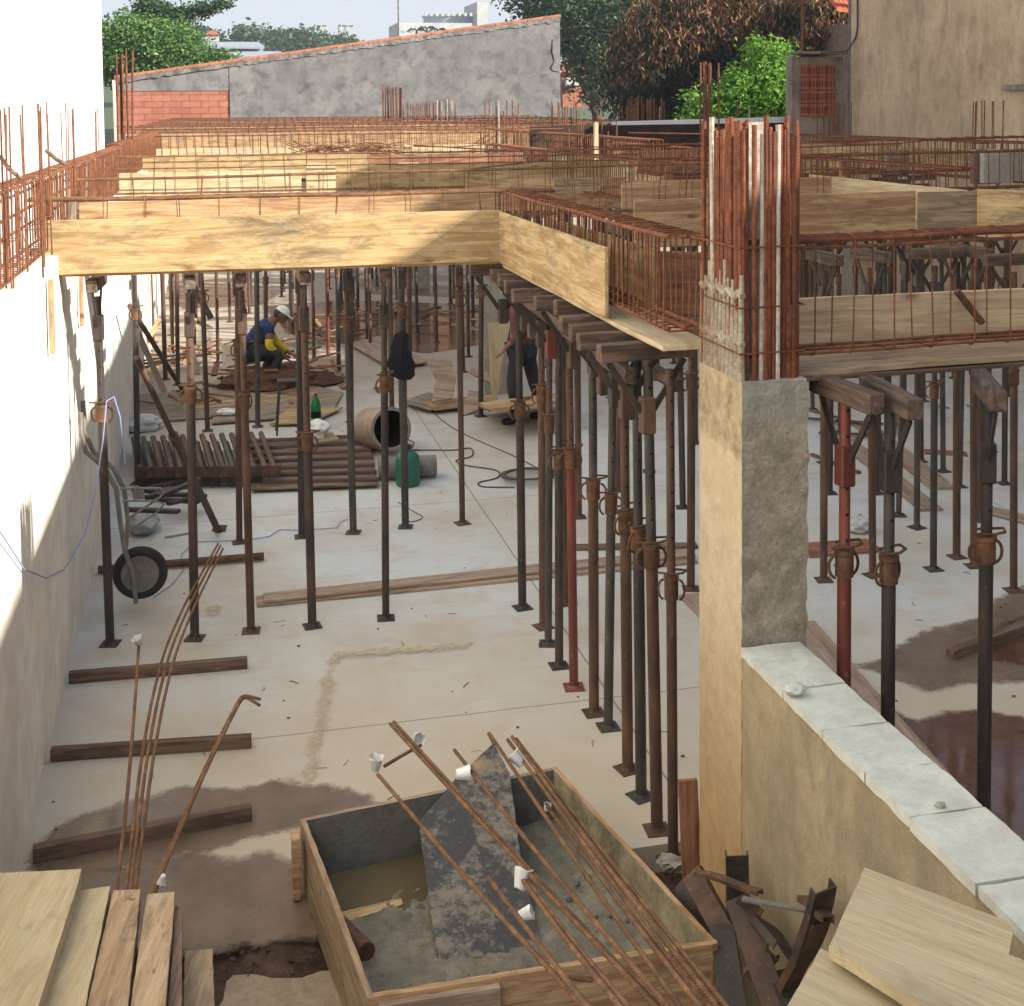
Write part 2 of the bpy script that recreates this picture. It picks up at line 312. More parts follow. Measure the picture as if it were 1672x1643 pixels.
# ------------------------------------------------------------------ mesh tools
class MB:
    def __init__(s): s.b = bmesh.new()
    def box(s, c, d, mtx=None, bev=0.):
        g = bmesh.ops.create_cube(s.b, size=1)
        bmesh.ops.scale(s.b, vec=d, verts=g['verts'])
        if bev:
            es = list({e for v in g['verts'] for e in v.link_edges})
            r = bmesh.ops.bevel(s.b, geom=es, offset=bev, segments=1, affect='EDGES'); vs = list({v for f in r['faces'] for v in f.verts} | {v for v in g['verts'] if v.is_valid})
        else: vs = g['verts']
        if mtx is not None: bmesh.ops.transform(s.b, matrix=mtx, verts=vs)
        bmesh.ops.translate(s.b, vec=c, verts=vs); return s
    def beam(s, p0, p1, wd, ht, upv=V((0, 0, 1)), bev=0.):
        p0 = V(p0); p1 = V(p1); x = (p1-p0); L = x.length; x.normalize()
        y = V(upv).cross(x).normalized(); z = x.cross(y)
        m = Matrix((x, y, z)).transposed().to_4x4()
        return s.box((p0+p1)/2, (L, wd, ht), m, bev)
    def tube(s, pts, r, n=6, caps=True, closed=False):
        pts = [V(p) for p in pts]; N = len(pts); rings = []
        nrm = None
        for i, p in enumerate(pts):
            if closed: t = pts[(i+1) % N]-pts[i-1]
            else: t = pts[min(i+1, N-1)]-pts[max(i-1, 0)]
            t.normalize()
            if nrm is None: nrm = t.orthogonal().normalized()
            else: nrm = (nrm - t*nrm.dot(t)); nrm = nrm.normalized() if nrm.length > 1e-6 else t.orthogonal().normalized()
            bn = t.cross(nrm); rr = r[i] if isinstance(r, (list, tuple)) else r
            rings.append([s.b.verts.new(p+(nrm*math.cos(a)+bn*math.sin(a))*rr) for a in [2*math.pi*k/n for k in range(n)]])
        for i in range(N if closed else N-1):
            A = rings[i]; B = rings[(i+1) % N]
            for k in range(n): s.b.faces.new((A[k], A[(k+1) % n], B[(k+1) % n], B[k]))
        if caps and not closed:
            s.b.faces.new(rings[0][::-1]); s.b.faces.new(rings[-1])
        return s
    def lathe(s, c, prof, n=24, mtx=None):
        rings = []
        for (r, z) in prof:
            rings.append([s.b.verts.new(V((r*math.cos(2*math.pi*k/n), r*math.sin(2*math.pi*k/n), z))) for k in range(n)])
        for i in range(len(rings)-1):
            for k in range(n): s.b.faces.new((rings[i][k], rings[i][(k+1) % n], rings[i+1][(k+1) % n], rings[i+1][k]))
        vs = [v for q in rings for v in q]
        if mtx is not None: bmesh.ops.transform(s.b, matrix=mtx, verts=vs)
        bmesh.ops.translate(s.b, vec=c, verts=vs); return s
    def blob(s, c, d, amp=.15, sub=2, fr=2., seed=0):
        g = bmesh.ops.create_icosphere(s.b, subdivisions=sub, radius=1)
        for v in g['verts']:
            k = 1+amp*noise.noise(v.co*fr+V((seed*7.3, seed, 0))); v.co = V((v.co.x*d[0]*k, v.co.y*d[1]*k, v.co.z*d[2]*k))+V(c)
        return s
    def prism(s, pts, dvec):
        a = [s.b.verts.new(V(p)) for p in pts]; d = V(dvec); c = [s.b.verts.new(V(p)+d) for p in pts]; n = len(a)
        s.b.faces.new(a); s.b.faces.new(c[::-1])
        for i in range(n): s.b.faces.new((a[i], c[i], c[(i+1) % n], a[(i+1) % n]))
        return s
    def mesh(s, name, mats, smooth=False):
        bmesh.ops.recalc_face_normals(s.b, faces=s.b.faces[:])
        me = bpy.data.meshes.new(name); s.b.to_mesh(me); s.b.free()
        for m in (mats if isinstance(mats, list) else [mats]): me.materials.append(m)
        if smooth:
            for p in me.polygons: p.use_smooth = True
            try: me.set_sharp_from_angle(angle=R(40))
            except Exception: pass
        return me
def link(name, me, parent=None, mtx=None):
    o = bpy.data.objects.new(name, me); COL.objects.link(o)
    if parent is not None: o.parent = parent
    if mtx is not None: o.matrix_local = mtx
    return o
def tag(o, label, cat, group=None):
    o['label'] = label; o['category'] = cat
    if group: o['group'] = group
    return o
def structure(o, kind='structure'): o['kind'] = kind; return o
def thing(name, loc, label, cat, group=None, rot=None):
    o = bpy.data.objects.new(name, None); COL.objects.link(o); o.location = loc; o.empty_display_size = .1
    if rot is not None: o.rotation_euler = rot
    return tag(o, label, cat, group)
def inst(src, loc, label=None, group=None, rot=None):
    """a copy of a thing with copies of its parts and sub-parts"""
    r = src.copy(); COL.objects.link(r); r.location = loc
    if rot is not None: r.rotation_euler = rot
    if label: r['label'] = label
    if group: r['group'] = group
    for ch in list(src.children):
        c = ch.copy(); COL.objects.link(c); c.parent = r
        for g in ch.children:
            d = g.copy(); COL.objects.link(d); d.parent = c
    return r
def frame(p0, x, upv=V((0, 0, 1))):
    x = V(x).normalized(); y = V(upv).cross(x).normalized(); z = x.cross(y)
    m = Matrix((x, y, z)).transposed().to_4x4(); m.translation = V(p0); return m
def plank(name, label, cat, p0, p1, wd, ht, mat, group=None, upv=V((0, 0, 1)), bev=.003, bow=0.):
    """a board whose local X runs along its length; wd across, ht along upv"""
    p0 = V(p0); p1 = V(p1); L = (p1-p0).length
    b = MB(); b.box((0, 0, 0), (L, wd, ht), None, bev)
    if not bow and L > .45 and max(wd, ht) > .09:
        n_ = min(46, int(L/.09)); sd_ = rc0.random()*50
        for k_ in range(1, n_):
            bmesh.ops.bisect_plane(b.b, geom=b.b.verts[:]+b.b.edges[:]+b.b.faces[:], plane_co=(-L/2+L*k_/n_, 0, 0), plane_no=(1, 0, 0))
        for v in b.b.verts:
            q_ = noise.noise(V((v.co.x*1.6+sd_, 0, 0)))*.006; e_ = noise.noise(V((v.co.x*13+sd_, v.co.y*9, v.co.z*9)))
            if wd >= ht: v.co.z += q_; v.co.y += math.copysign(.0035*e_, 1)
            else: v.co.y += q_; v.co.z += .004*e_
            if abs(v.co.x) > L/2-.01: v.co.x += .006*e_
    if bow:
        bmesh.ops.subdivide_edges(b.b, edges=[e for e in b.b.edges if abs(e.verts[0].co.x-e.verts[1].co.x) > L*.5], cuts=6)
        for v in b.b.verts: v.co.z += bow*(1-(2*v.co.x/L)**2)
    me = b.mesh(name, mat)
    o = link(name, me, None, frame((p0+p1)/2, p1-p0, upv)); return tag(o, label, cat, group)
def slab(name, label, cat, pts, t, mat, group=None, xdir=None):
    """a board from the outline of its top face, extruded downwards by t"""
    pts = [V(p) for p in pts]; c = sum(pts, V())/len(pts)
    n = V()
    for i in range(len(pts)): n += (pts[i]-c).cross(pts[(i+1) % len(pts)]-c)
    n.normalize()
    if n.z < 0: n = -n
    x = V(xdir) if xdir else pts[1]-pts[0]; x = x-n*x.dot(n)
    m = frame(c, x, n); mi = m.inverted()
    q = [mi @ p for p in pts]; q = [V((p.x, p.y, 0)) for p in q]
    if xdir:
        q2 = []
        for i_ in range(len(q)):
            a_, c_ = q[i_], q[(i_+1) % len(q)]; m_k = max(1, int((c_-a_).length/.035)); d_ = (c_-a_).normalized(); p_ = V((-d_.y, d_.x, 0))
            for k_ in range(m_k): w_ = a_.lerp(c_, k_/m_k); q2.append(w_+p_*.0028*noise.noise(V((w_.x*21+i_*5, w_.y*21, 0))) if k_ else w_)
        q = q2
    b = MB(); b.prism(q, (0, 0, -t))
    o = link(name, b.mesh(name, mat), None, m)
    return tag(o, label, cat, group) if label else o
ROUGH = {}
def jag(pts, n, amp, seed=0):
    out = []
    for i in range(len(pts)):
        a = V(pts[i]); b = V(pts[(i+1) % len(pts)]); d = (b-a); pr = V((-d.y, d.x, 0)).normalized()
        for k in range(n):
            p = a+d*(k/n); out.append(p+pr*amp*(noise.noise(p*3.1+V((seed, 0, 0)))+.6*noise.noise(p*9.+V((seed, 4, 0)))))
    return out

# ------------------------------------------------------------------ ground and far setting
b = MB(); b.box((0, 400, -.35), (2400, 2400, .1)); o = link('ground', b.mesh('ground', M['soil'])); structure(o)
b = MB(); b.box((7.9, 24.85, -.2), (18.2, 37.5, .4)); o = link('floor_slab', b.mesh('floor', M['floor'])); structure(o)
o.location = (0, 0, 0)
# strip of sandy ground in front of the slab, and the earth along its edge
bm = bmesh.new(); NX, NY = 60, 40
vs = [[bm.verts.new((-1.0+3.3*i/NX, 3.0+3.15*j/NY, 0)) for j in range(NY+1)] for i in range(NX+1)]
for i in range(NX+1):
    for j in range(NY+1):
        v = vs[i][j]; p = v.co; t = (p.y-3.)/3.15
        ridge = math.exp(-((p.y-5.75)/.22)**2)
        v.co.z = -.16+.10*ridge+.12*noise.noise(p*2.2)*t+.05*noise.noise(p*9)
        if j == NY: v.co.z = -.1
for i in range(NX):
    for j in range(NY): bm.faces.new((vs[i][j], vs[i+1][j], vs[i+1][j+1], vs[i][j+1]))
me = bpy.data.meshes.new('soil'); bm.to_mesh(me); bm.free(); me.materials.append(M['soil'])
for p in me.polygons: p.use_smooth = True
o = link('soil', me); structure(o, 'stuff')
b = MB(); b.prism(jag([G(380, 1600, -.02), G(540, 1585, -.02), G(600, 1643, -.02), G(640, 1760, -.02), G(360, 1760, -.02), G(350, 1643, -.02)], 10, .06, 3), (0, 0, -.05))
o = link('sand', b.mesh('sand', plaster('sand', (.42, .33, .23), (.3, .23, .16), (.2, .15, .1), .5, 4, .6, False))); structure(o, 'stuff')

def softmat(src, name):
    m = src.copy(); m.name = name; n = m.node_tree.nodes; l = m.node_tree.links
    at = n.new('ShaderNodeAttribute'); at.attribute_name = 'inside'; v = coords(n, l, (1, 1, 1), False)
    ad = n.new('ShaderNodeMath'); ad.operation = 'MULTIPLY_ADD'; l.new(noi(n, l, v, 5., 9, .7), ad.inputs[0]); ad.inputs[1].default_value = .26; l.new(at.outputs['Fac'], ad.inputs[2])
    mr = n.new('ShaderNodeMapRange'); mr.inputs[1].default_value = .10; mr.inputs[2].default_value = .17; l.new(ad.outputs[0], mr.inputs[0])
    f2 = n.new('ShaderNodeMath'); f2.operation = 'MULTIPLY'; l.new(mr.outputs[0], f2.inputs[0]); l.new(ramp(n, l, noi(n, l, v, 2.2, 8, .7), [(.3, .6), (.6, .95)]), f2.inputs[1])
    tr = n.new('ShaderNodeBsdfTransparent'); ms = n.new('ShaderNodeMixShader'); l.new(f2.outputs[0], ms.inputs[0]); l.new(tr.outputs[0], ms.inputs[1]); l.new(n['Principled BSDF'].outputs[0], ms.inputs[2])
    l.new(ms.outputs[0], n['Material Output'].inputs[0]); return m
SOFT = {}
def patch(name, px, mat, z=.004, n=10, amp=.06, seed=0):
    """a wet area: a thin sheet whose outline follows the stain and frays at the edge"""
    P_ = [G(x, y) for x, y in px]; x0_ = min(p.x for p in P_)-.25; x1_ = max(p.x for p in P_)+.25; y0_ = min(p.y for p in P_)-.25; y1_ = max(p.y for p in P_)+.25
    st = max(.03, (x1_-x0_)/110); nx = int((x1_-x0_)/st)+1; ny = int((y1_-y0_)/st)+1; vs = []; at = []; fs = []
    def sd(x, y):
        ins = False; d = 1e9
        for i in range(len(P_)):
            a = P_[i]; c = P_[(i+1) % len(P_)]
            if (a.y > y) != (c.y > y) and x < (c.x-a.x)*(y-a.y)/(c.y-a.y)+a.x: ins = not ins
            ex, ey = c.x-a.x, c.y-a.y; t_ = max(0, min(1, ((x-a.x)*ex+(y-a.y)*ey)/(ex*ex+ey*ey+1e-9))); d = min(d, math.hypot(x-a.x-t_*ex, y-a.y-t_*ey))
        return d if ins else -d
    for i in range(nx+1):
        for j in range(ny+1): x = x0_+i*st; y = y0_+j*st; vs.append((x, y, z)); at.append(max(-.3, min(.3, sd(x, y))))
    for i in range(nx):
        for j in range(ny):
            q = (i*(ny+1)+j, (i+1)*(ny+1)+j, (i+1)*(ny+1)+j+1, i*(ny+1)+j+1)
            if max(at[k] for k in q) > -.16: fs.append(q)
    me = bpy.data.meshes.new(name); me.from_pydata(vs, [], fs); me.attributes.new('inside', 'FLOAT', 'POINT').data.foreach_set('value', at)
    if mat.name not in SOFT: SOFT[mat.name] = softmat(mat, mat.name+' soft')
    me.materials.append(SOFT[mat.name]); return structure(link(name, me))
patch('wet_concrete', [(58, 1380), (110, 1340), (190, 1315), (260, 1300), (300, 1283), (390, 1290), (450, 1275), (520, 1283), (590, 1298), (640, 1330), (500, 1345), (440, 1362), (400, 1372), (300, 1398), (180, 1425), (48, 1440)], M['wet'], .004, 10, .05, 1)
patch('wet_concrete', [(40, 1435), (200, 1420), (270, 1408), (320, 1392), (380, 1402), (440, 1396), (490, 1412), (515, 1470), (540, 1530), (300, 1560), (20, 1560)], M['wet'], .006, 10, .04, 5)
patch('puddle', [(1395, 1085), (1440, 1076), (1475, 1050), (1530, 1025), (1600, 1012), (1625, 980), (1680, 950), (1790, 960), (1790, 1100), (1672, 1112), (1590, 1115), (1520, 1130), (1480, 1118), (1440, 1100)], M['wet'], .004, 12, .10, 7)
patch('puddle', [(1600, 1035), (1690, 1000), (1780, 1000), (1780, 1080), (1690, 1090), (1610, 1075)], M['puddle'], .007, 12, .08, 17)
patch('puddle', [(1425, 1145), (1470, 1165), (1500, 1178), (1550, 1162), (1590, 1160), (1672, 1172), (1800, 1180), (1800, 1420), (1690, 1400), (1620, 1330), (1540, 1262), (1470, 1200)], M['puddle'], .004, 12, .08, 9)
M['ruststain'] = flat('rust stain', (.55, .45, .32), .8, var=.12)
patch('rust_stain', [(498, 1282), (520, 1170), (536, 1085), (546, 1068), (765, 1052), (765, 1060), (552, 1076), (545, 1090), (530, 1175), (510, 1282)], M['ruststain'], .009)
patch('rust_stain', [(335, 1000), (350, 990), (358, 996), (352, 1010), (338, 1008)], M['ruststain'], .010)
patch('puddle', [(430, 500), (560, 490), (700, 495), (800, 500), (860, 530), (800, 560), (700, 578), (600, 566), (540, 560), (470, 545)], M['puddle'], .004, 12, .25, 12)
patch('puddle', [(240, 470), (330, 462), (470, 470), (430, 498), (300, 505)], M['wet'], .006, 12, .25, 14)
patch('puddle', [(560, 440), (760, 438), (860, 470), (800, 488), (600, 480)], M['wet'], .008, 12, .3, 15)

# ------------------------------------------------------------------ walls
XW = -1.03
# left boundary wall, ragged on top
bm = bmesh.new(); n1 = 160; prev = None
for i in range(n1+1):
    y = 2.5+28*i/n1; t = 2.84+.03*noise.noise(V((y*3, 0, 0)))+.012*noise.noise(V((y*17, 2, 0)))
    ring = [bm.verts.new((XW, y, -.3)), bm.verts.new((XW, y, .8)), bm.verts.new((XW, y, t)), bm.verts.new((XW-.17, y, t+.01)), bm.verts.new((XW-.17, y, -.3))]
    if prev:
        for k in range(4): bm.faces.new((prev[k], ring[k], ring[k+1], prev[k+1]))
    prev = ring
me = bpy.data.meshes.new('boundary_wall'); bmesh.ops.recalc_face_normals(bm, faces=bm.faces[:]); bm.to_mesh(me); bm.free(); me.materials.append(M['lwall'])
tag(link('boundary_wall', me), 'long cream rendered wall along the left of the site, its top under the rusty beam cage', 'wall')
b = MB(); b.box((-3.2, 7.2, 4.9), (3.8, 18.9, 10.6)); nb = thing('neighbour_building', (0, 0, 0), 'blank white sunlit building side rising above the left wall', 'building')
link('wall', b.mesh('wall', M['white']), nb)
# far gable wall, brick patch, tiles
YF = 45.; cz = lambda x: PY(x, 0, YF).x
gw = thing('gable_wall', (3, YF, 0), 'long stained grey rendered wall with sloping tiled top and a bare red brick corner', 'wall')
zt = lambda x: PY(x, 129+(29-129)*(x-185)/(912-185), YF).z
xa, xb, xc = cz(180), cz(372), cz(914)
def gpart(name, x0, x1, px0, px1, mat, y, zb=2.2, dz=0., step=18):
    b = MB(); N = step; top = []
    for i in range(N+1):
        px = px0+(px1-px0)*i/N; top.append((x0+(x1-x0)*i/N-3, y-YF, zt(px)+dz-.03*abs(noise.noise(V((i*1.7, 0, 0))))))
    b.prism([(x0-3, y-YF, zb), (x1-3, y-YF, zb)]+top[::-1], (0, .35, 0)); return link(name, b.mesh(name, mat), gw)
gpart('render_coat', xb, xc, 372, 914, M['greywall'], YF)
bp = gpart('brick_corner', xa, xb, 180, 372, M['brick'], YF+.04, dz=-.28)
gpart('coping_mortar', xa, xb, 180, 372, M['greywall'], YF+.02, zb=4.55, dz=-.02)
b = MB(); N = 120; lo = []; hi = []
for i in range(N+1):
    px = 186+(914-186)*i/N; x_ = cz(px)-3; lo.append((x_, -.03, zt(px)-.12-.10*abs(noise.noise(V((i*.31, 0, 0))))-.05*noise.noise(V((i*1.1, 3, 0))))); hi.append((x_, -.03, zt(px)+.0))
for i in range(N): b.prism([lo[i], lo[i+1], hi[i+1], hi[i]], (0, .02, 0))
bmesh.ops.remove_doubles(b.b, verts=b.b.verts[:], dist=1e-4)
link('mortar_edge', b.mesh('edge', plaster('blackened mortar', (.34, .32, .30), (.14, .13, .13), (.05, .05, .05), .9, 2.5, .8, False, fine=12)), gw)
b = MB(); cr = [(902, 64), (901, 85), (905, 100), (899, 112), (903, 116), (913, 118)]
b.tube([P_ - V((3, YF, 0)) for P_ in (PY(x_, y_, YF-.005) for x_, y_ in cr)], [.012, .025, .015, .025, .015, .008], 5); link('crack', b.mesh('crack', M['black']), gw)
for i in range(28):
    pxa = 184+(914-184)*i/28; pxb = 184+(914-184)*(i+1)/28
    a = V((cz(pxa)-3, .1, zt(pxa)+.02)); c = V((cz(pxb)-3+.05, .1, zt(pxb)+.05))
    b = MB(); b.tube([a, c], [.10, .082], 10); link('ridge_tile', b.mesh('ridge_tile', M['tile'], True), gw)
# beige building on the right and its brick pier
YB = 24.
bb = thing('beige_building', (16, YB, 0), 'tall stained beige rendered building whose blank side wall fills the top right', 'building')
x0 = PY(1389, 100, YB).x
b = MB(); b.box(((x0+24)/2-16, -7, 3.1), (24-x0, 14, 6.8)); link('wall', b.mesh('wall', M['beige']), bb)
b = MB(); b.box(((x0+24)/2-16, -25.9, 4.67), (24-x0-.02, 23.8, 9.94)); link('wall', b.mesh('wall', M['beige']), bb)
b = MB(); b.box(((x0+24)/2-16+.05, -7, 6.56), (24-x0+.3, 14.2, .12)); b.box(((x0+24)/2-16+.05, -25.9, 9.70), (24-x0+.3, 24.2, .12)); link('roof_edge', b.mesh('roof', M['conc']), bb)
b = MB(); b.box((x0-16+.14, .03, 3.1), (.34, .05, 6.7)); link('corner_strip', b.mesh('strip', M['greywall']), bb)
pipe = [PX(1400, -20, x0-.03), PX(1400, 45, x0-.03), PX(1397, 62, x0-.03), PY(1386, 80, YB-.05), PY(1380, 84, YB-.05), PY(1340, 86, YB-.05)]
b = MB(); b.tube([p-V((16, YB, 0)) for p in pipe], .018, 6); link('cable', b.mesh('cable', M['cable'], True), bb)
p = PX(1652, 143, x0); b = MB(); b.box(p-V((16, YB, 0))-V((.03, .8, 0)), (.12, 1.9, .09)); link('ledge', b.mesh('ledge', M['pier']), bb)
pier = thing('brick_pier', (x0-.6, YB+.3, 0), 'low pier of hollow red bricks framed in grey concrete beside the beige wall', 'pier')
pa = PY(1304, 88, YB).x-(x0-.6); pb = PY(1388, 88, YB).x-(x0-.6); pt = PY(1345, 88, YB).z
b = MB(); b.box(((pa+pb)/2, .15, pt/2-.1), (pb-pa, .3, pt+.1)); link('concrete_frame', b.mesh('f', M['pier']), pier)
b = MB(); b.box(((pa+pb)/2, -.0, pt+.03), (pb-pa+.06, .45, .05)); link('top_slab', b.mesh('f', M['pier']), pier)
qa = PY(1316, 104, YB); qb = PY(1373, 190, YB)
W = qb.x-qa.x; H = qa.z-qb.z; b = MB(); hb = MB()
for r in range(4):
    for c_ in range(4):
        cx = qa.x-(x0-.6)+W*(c_+.5)/4; zz = qa.z-H*(r+.5)/4
        b.box((cx, -.03, zz), (W/4-.02, .05, H/4-.025))
        for u in (-1, 0, 1): hb.box((cx+u*W/12, -.0572, zz), (W/34, .006, H/4-.13))
bk = link('brick', b.mesh('brick', M['brickhollow']), pier); link('cell', hb.mesh('cell', M['cellred']), bk)
# dark form wall with a white slab edge at the back of the deck
YD = 25.
a = PY(866, 207, YD); c = PY(1304, 200, YD)
d = thing('edge_form', (a.x, YD, 0), 'dark edge form with a pale strip on top running in front of the bush', 'formwork')
b = MB(); b.prism([(0, 0, 2.4), (c.x-a.x, 0, 2.4), (c.x-a.x, 0, c.z), (0, 0, a.z)], (0, .08, 0)); link('panel', b.mesh('panel', M['dark_form']), d)
e = PY(1010, 205, YD)
b = MB(); b.prism([(e.x-a.x, -.03, a.z+.01), (c.x-a.x, -.03, c.z), (c.x-a.x, -.03, c.z+.115), (e.x-a.x, -.03, a.z+.08)], (0, .5, 0)); link('pale_strip', b.mesh('strip', M['white']), d)

# ------------------------------------------------------------------ vegetation
def leaves(name, blobs, n, size, aspect, mat, parent, droop=0., clump=5, seed=0, tintf=None, shell=.5):
    """thousands of folded leaf faces gathered in clumps through the crown's volume"""
    rnd = random.Random(seed); vs = []; fs = []; tint = []
    tot = sum(bl[1][0]*bl[1][1]*bl[1][2] for bl in blobs); zl = min(bl[0][2]-bl[1][2] for bl in blobs); zh = max(bl[0][2]+bl[1][2] for bl in blobs)
    for c, rr in blobs:
        k = max(4, int(n*rr[0]*rr[1]*rr[2]/tot/clump))
        for _ in range(k):
            d = V((rnd.gauss(0, 1), rnd.gauss(0, 1), rnd.gauss(0, 1))).normalized()
            q = shell+(1-shell)*rnd.random()**.6; q *= 1+.28*noise.noise(d*2.3+V(c))
            cc = V(c)+V((d.x*rr[0]*q, d.y*rr[1]*q, d.z*rr[2]*q)); sp = size*2.1
            base = rnd.random()
            for _ in range(clump):
                p = cc+V((rnd.gauss(0, sp), rnd.gauss(0, sp), rnd.gauss(0, sp*.7)))
                a = V((rnd.gauss(0, 1), rnd.gauss(0, 1), rnd.gauss(0, .6)-droop*2.)).normalized(); s_ = size*rnd.uniform(.6, 1.35)
                bb_ = a.cross(V((rnd.gauss(0, 1), rnd.gauss(0, 1), rnd.gauss(0, 1)))).normalized()*s_*aspect
                i = len(vs); t = a*s_
                vs += [p-t, p+bb_-t*.1, p+t, p-bb_-t*.1]; fs.append((i, i+1, i+2, i+3))
                tt = base*.6+rnd.random()*.4
                if tintf: tt = tintf(p, tt, (p.z-zl)/(zh-zl), rnd)
                tint.append(max(0, min(1, tt)))
    me = bpy.data.meshes.new(name); me.from_pydata([tuple(v) for v in vs], [], fs); me.materials.append(mat)
    at = me.attributes.new('tint', 'FLOAT', 'FACE'); at.data.foreach_set('value', tint)
    return link(name, me, parent)
def branches(parent, base, tips, r, mat=None, name='trunk'):
    b = MB()
    for t in tips:
        base_ = V(base); t = V(t); mid = base_.lerp(t, .5)+V((0, 0, .12*(t-base_).length))
        b.tube([base_, base_.lerp(mid, .5)+V((.05, 0, 0)), mid, mid.lerp(t, .5)+V((0, .1, .05)), t], [r, r*.8, r*.55, r*.35, r*.12], 7)
    return link(name, b.mesh(name, mat or M['bark'], True), parent)
LF_dark = leafmat('dark leaves', [(.02, .05, .02), (.035, .08, .032), (.055, .12, .04), (.10, .17, .07)])
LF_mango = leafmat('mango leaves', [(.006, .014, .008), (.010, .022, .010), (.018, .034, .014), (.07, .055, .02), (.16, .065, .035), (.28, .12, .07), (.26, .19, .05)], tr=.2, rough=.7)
LF_bright = leafmat('bright leaves', [(.05, .14, .015), (.12, .28, .03), (.22, .42, .06), (.33, .52, .12)], tr=.45)
LF_mid = leafmat('mid green leaves', [(.05, .12, .025), (.09, .19, .045), (.13, .25, .06), (.2, .33, .10)])
def tree(name, label, cx, cy, blobs, n, size, aspect, mat, droop=0., seed=0, tips=None, r=.25, clump=5, tintf=None, shell=.5):
    t = thing(name, (cx, cy, 0), label, 'tree' if 'bush' not in name else 'bush')
    bl = [(V(c)-V((cx, cy, 0)), rr) for c, rr in blobs]
    top = [c+V((0, 0, -rr[2]*.2)) for c, rr in bl]
    b = MB(); low = min(c.z for c, _ in bl)
    b.tube([(0, 0, -.2), (.1, 0, low*.4), (0, .05, low*.8)], [r*1.3, r, r*.8], 9)
    tr = link('trunk', b.mesh('trunk', M['bark'], True), t)
    branches(t, (0, .05, low*.75), top, r*.6, name='limb')
    leaves('crown', bl, n, size, aspect, mat, t, droop, clump, seed, tintf, shell); return t
def P(x, y, Y): return PY(x, y, Y)
# bright bush in front of the mango tree
Yb = 27.5
bl = [(P(1240, 150, Yb), (.95, .8, .8)), (P(1200, 165, Yb), (.8, .7, .55)), (P(1270, 165, Yb), (.7, .7, .9)), (P(1250, 95, Yb), (.55, .5, .45)), (P(1150, 175, Yb), (.5, .5, .45)), (P(1140, 200, Yb), (.4, .4, .4)), (P(1235, 75, Yb), (.3, .3, .3)), (P(1285, 85, Yb), (.25, .3, .4)), (P(1210, 200, Yb), (1.2, .8, .5)), (P(1280, 120, Yb), (.4, .4, .5))]
tree('leafy_bush', 'bright lime green leafy bush behind the pale slab edge', P(1230, 100, Yb).x, Yb, bl, 12500, .062, .5, LF_bright, .1, 1, r=.06, clump=9, shell=.15)
# mango tree with brown-red flush
Ym = 34.
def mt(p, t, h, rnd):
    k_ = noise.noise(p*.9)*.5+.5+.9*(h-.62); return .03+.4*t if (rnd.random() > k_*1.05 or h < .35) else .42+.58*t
bl = [(P(1230, 40, Ym), (2.2, 2.2, 1.6)), (P(1100, 70, Ym), (1.9, 1.8, 1.6)), (P(1045, 120, Ym), (1.1, 1.3, 1.3)), (P(1110, 140, Ym), (1.6, 1.6, 1.4)), (P(1180, 110, Ym), (1.8, 1.6, 1.7)), (P(1330, 60, Ym), (1.6, 1.5, 1.5)), (P(1370, 30, Ym), (1.1, 1.2, 1.1)), (P(1210, 180, Ym), (2.4, 1.4, 1.2)), (P(1030, 165, Ym), (.8, .9, .7)), (P(1085, 180, Ym), (1.1, 1.0, .7)), (P(1150, 10, Ym), (1.4, 1.4, 1.0)), (P(1310, 130, Ym), (1.6, 1.4, 1.3))]
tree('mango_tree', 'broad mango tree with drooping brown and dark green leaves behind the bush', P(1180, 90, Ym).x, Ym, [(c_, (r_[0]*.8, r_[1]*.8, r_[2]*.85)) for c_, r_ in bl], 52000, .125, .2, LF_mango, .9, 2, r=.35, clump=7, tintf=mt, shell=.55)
# tall dark tree right of the gable wall
Yt = 56.
bl = [(P(950, 30, Yt), (3.0, 2.6, 2.0)), (P(885, 10, Yt), (1.5, 1.4, .8)), (P(1010, 10, Yt), (2.6, 2.2, 1.6)), (P(960, 90, Yt), (1.7, 1.6, 1.3)), (P(1040, -20, Yt), (2.4, 2.2, 1.6)), (P(940, 55, Yt), (1.6, 1.4, 1.0)), (P(985, 120, Yt), (1.2, 1.2, 1.0)), (P(1100, -5, Yt), (2.4, 2, 1.1)), (P(960, 150, Yt), (.9, 1, .8)), (P(860, -8, Yt), (1.3, 1.3, .8))]
tree('tall_tree', 'tall airy dark green tree rising just right of the grey gable wall', P(975, 90, Yt).x, Yt, bl, 26000, .11, .5, LF_dark, .1, 3, r=.3, clump=6, shell=.3)
Yq = 60.
bl = [(P(1050, 60, Yq), (2., 2, 2.2)), (P(1120, 30, Yq), (2.5, 2, 1.9)), (P(1010, 110, Yq), (1.2, 1.3, 1.4))]
tree('background_tree', 'dark tree filling the gap between the tall tree and the mango tree', P(1060, 90, Yq).x, Yq, bl, 7000, .2, .5, LF_dark, .1, 13, r=.3, clump=6, shell=.3)
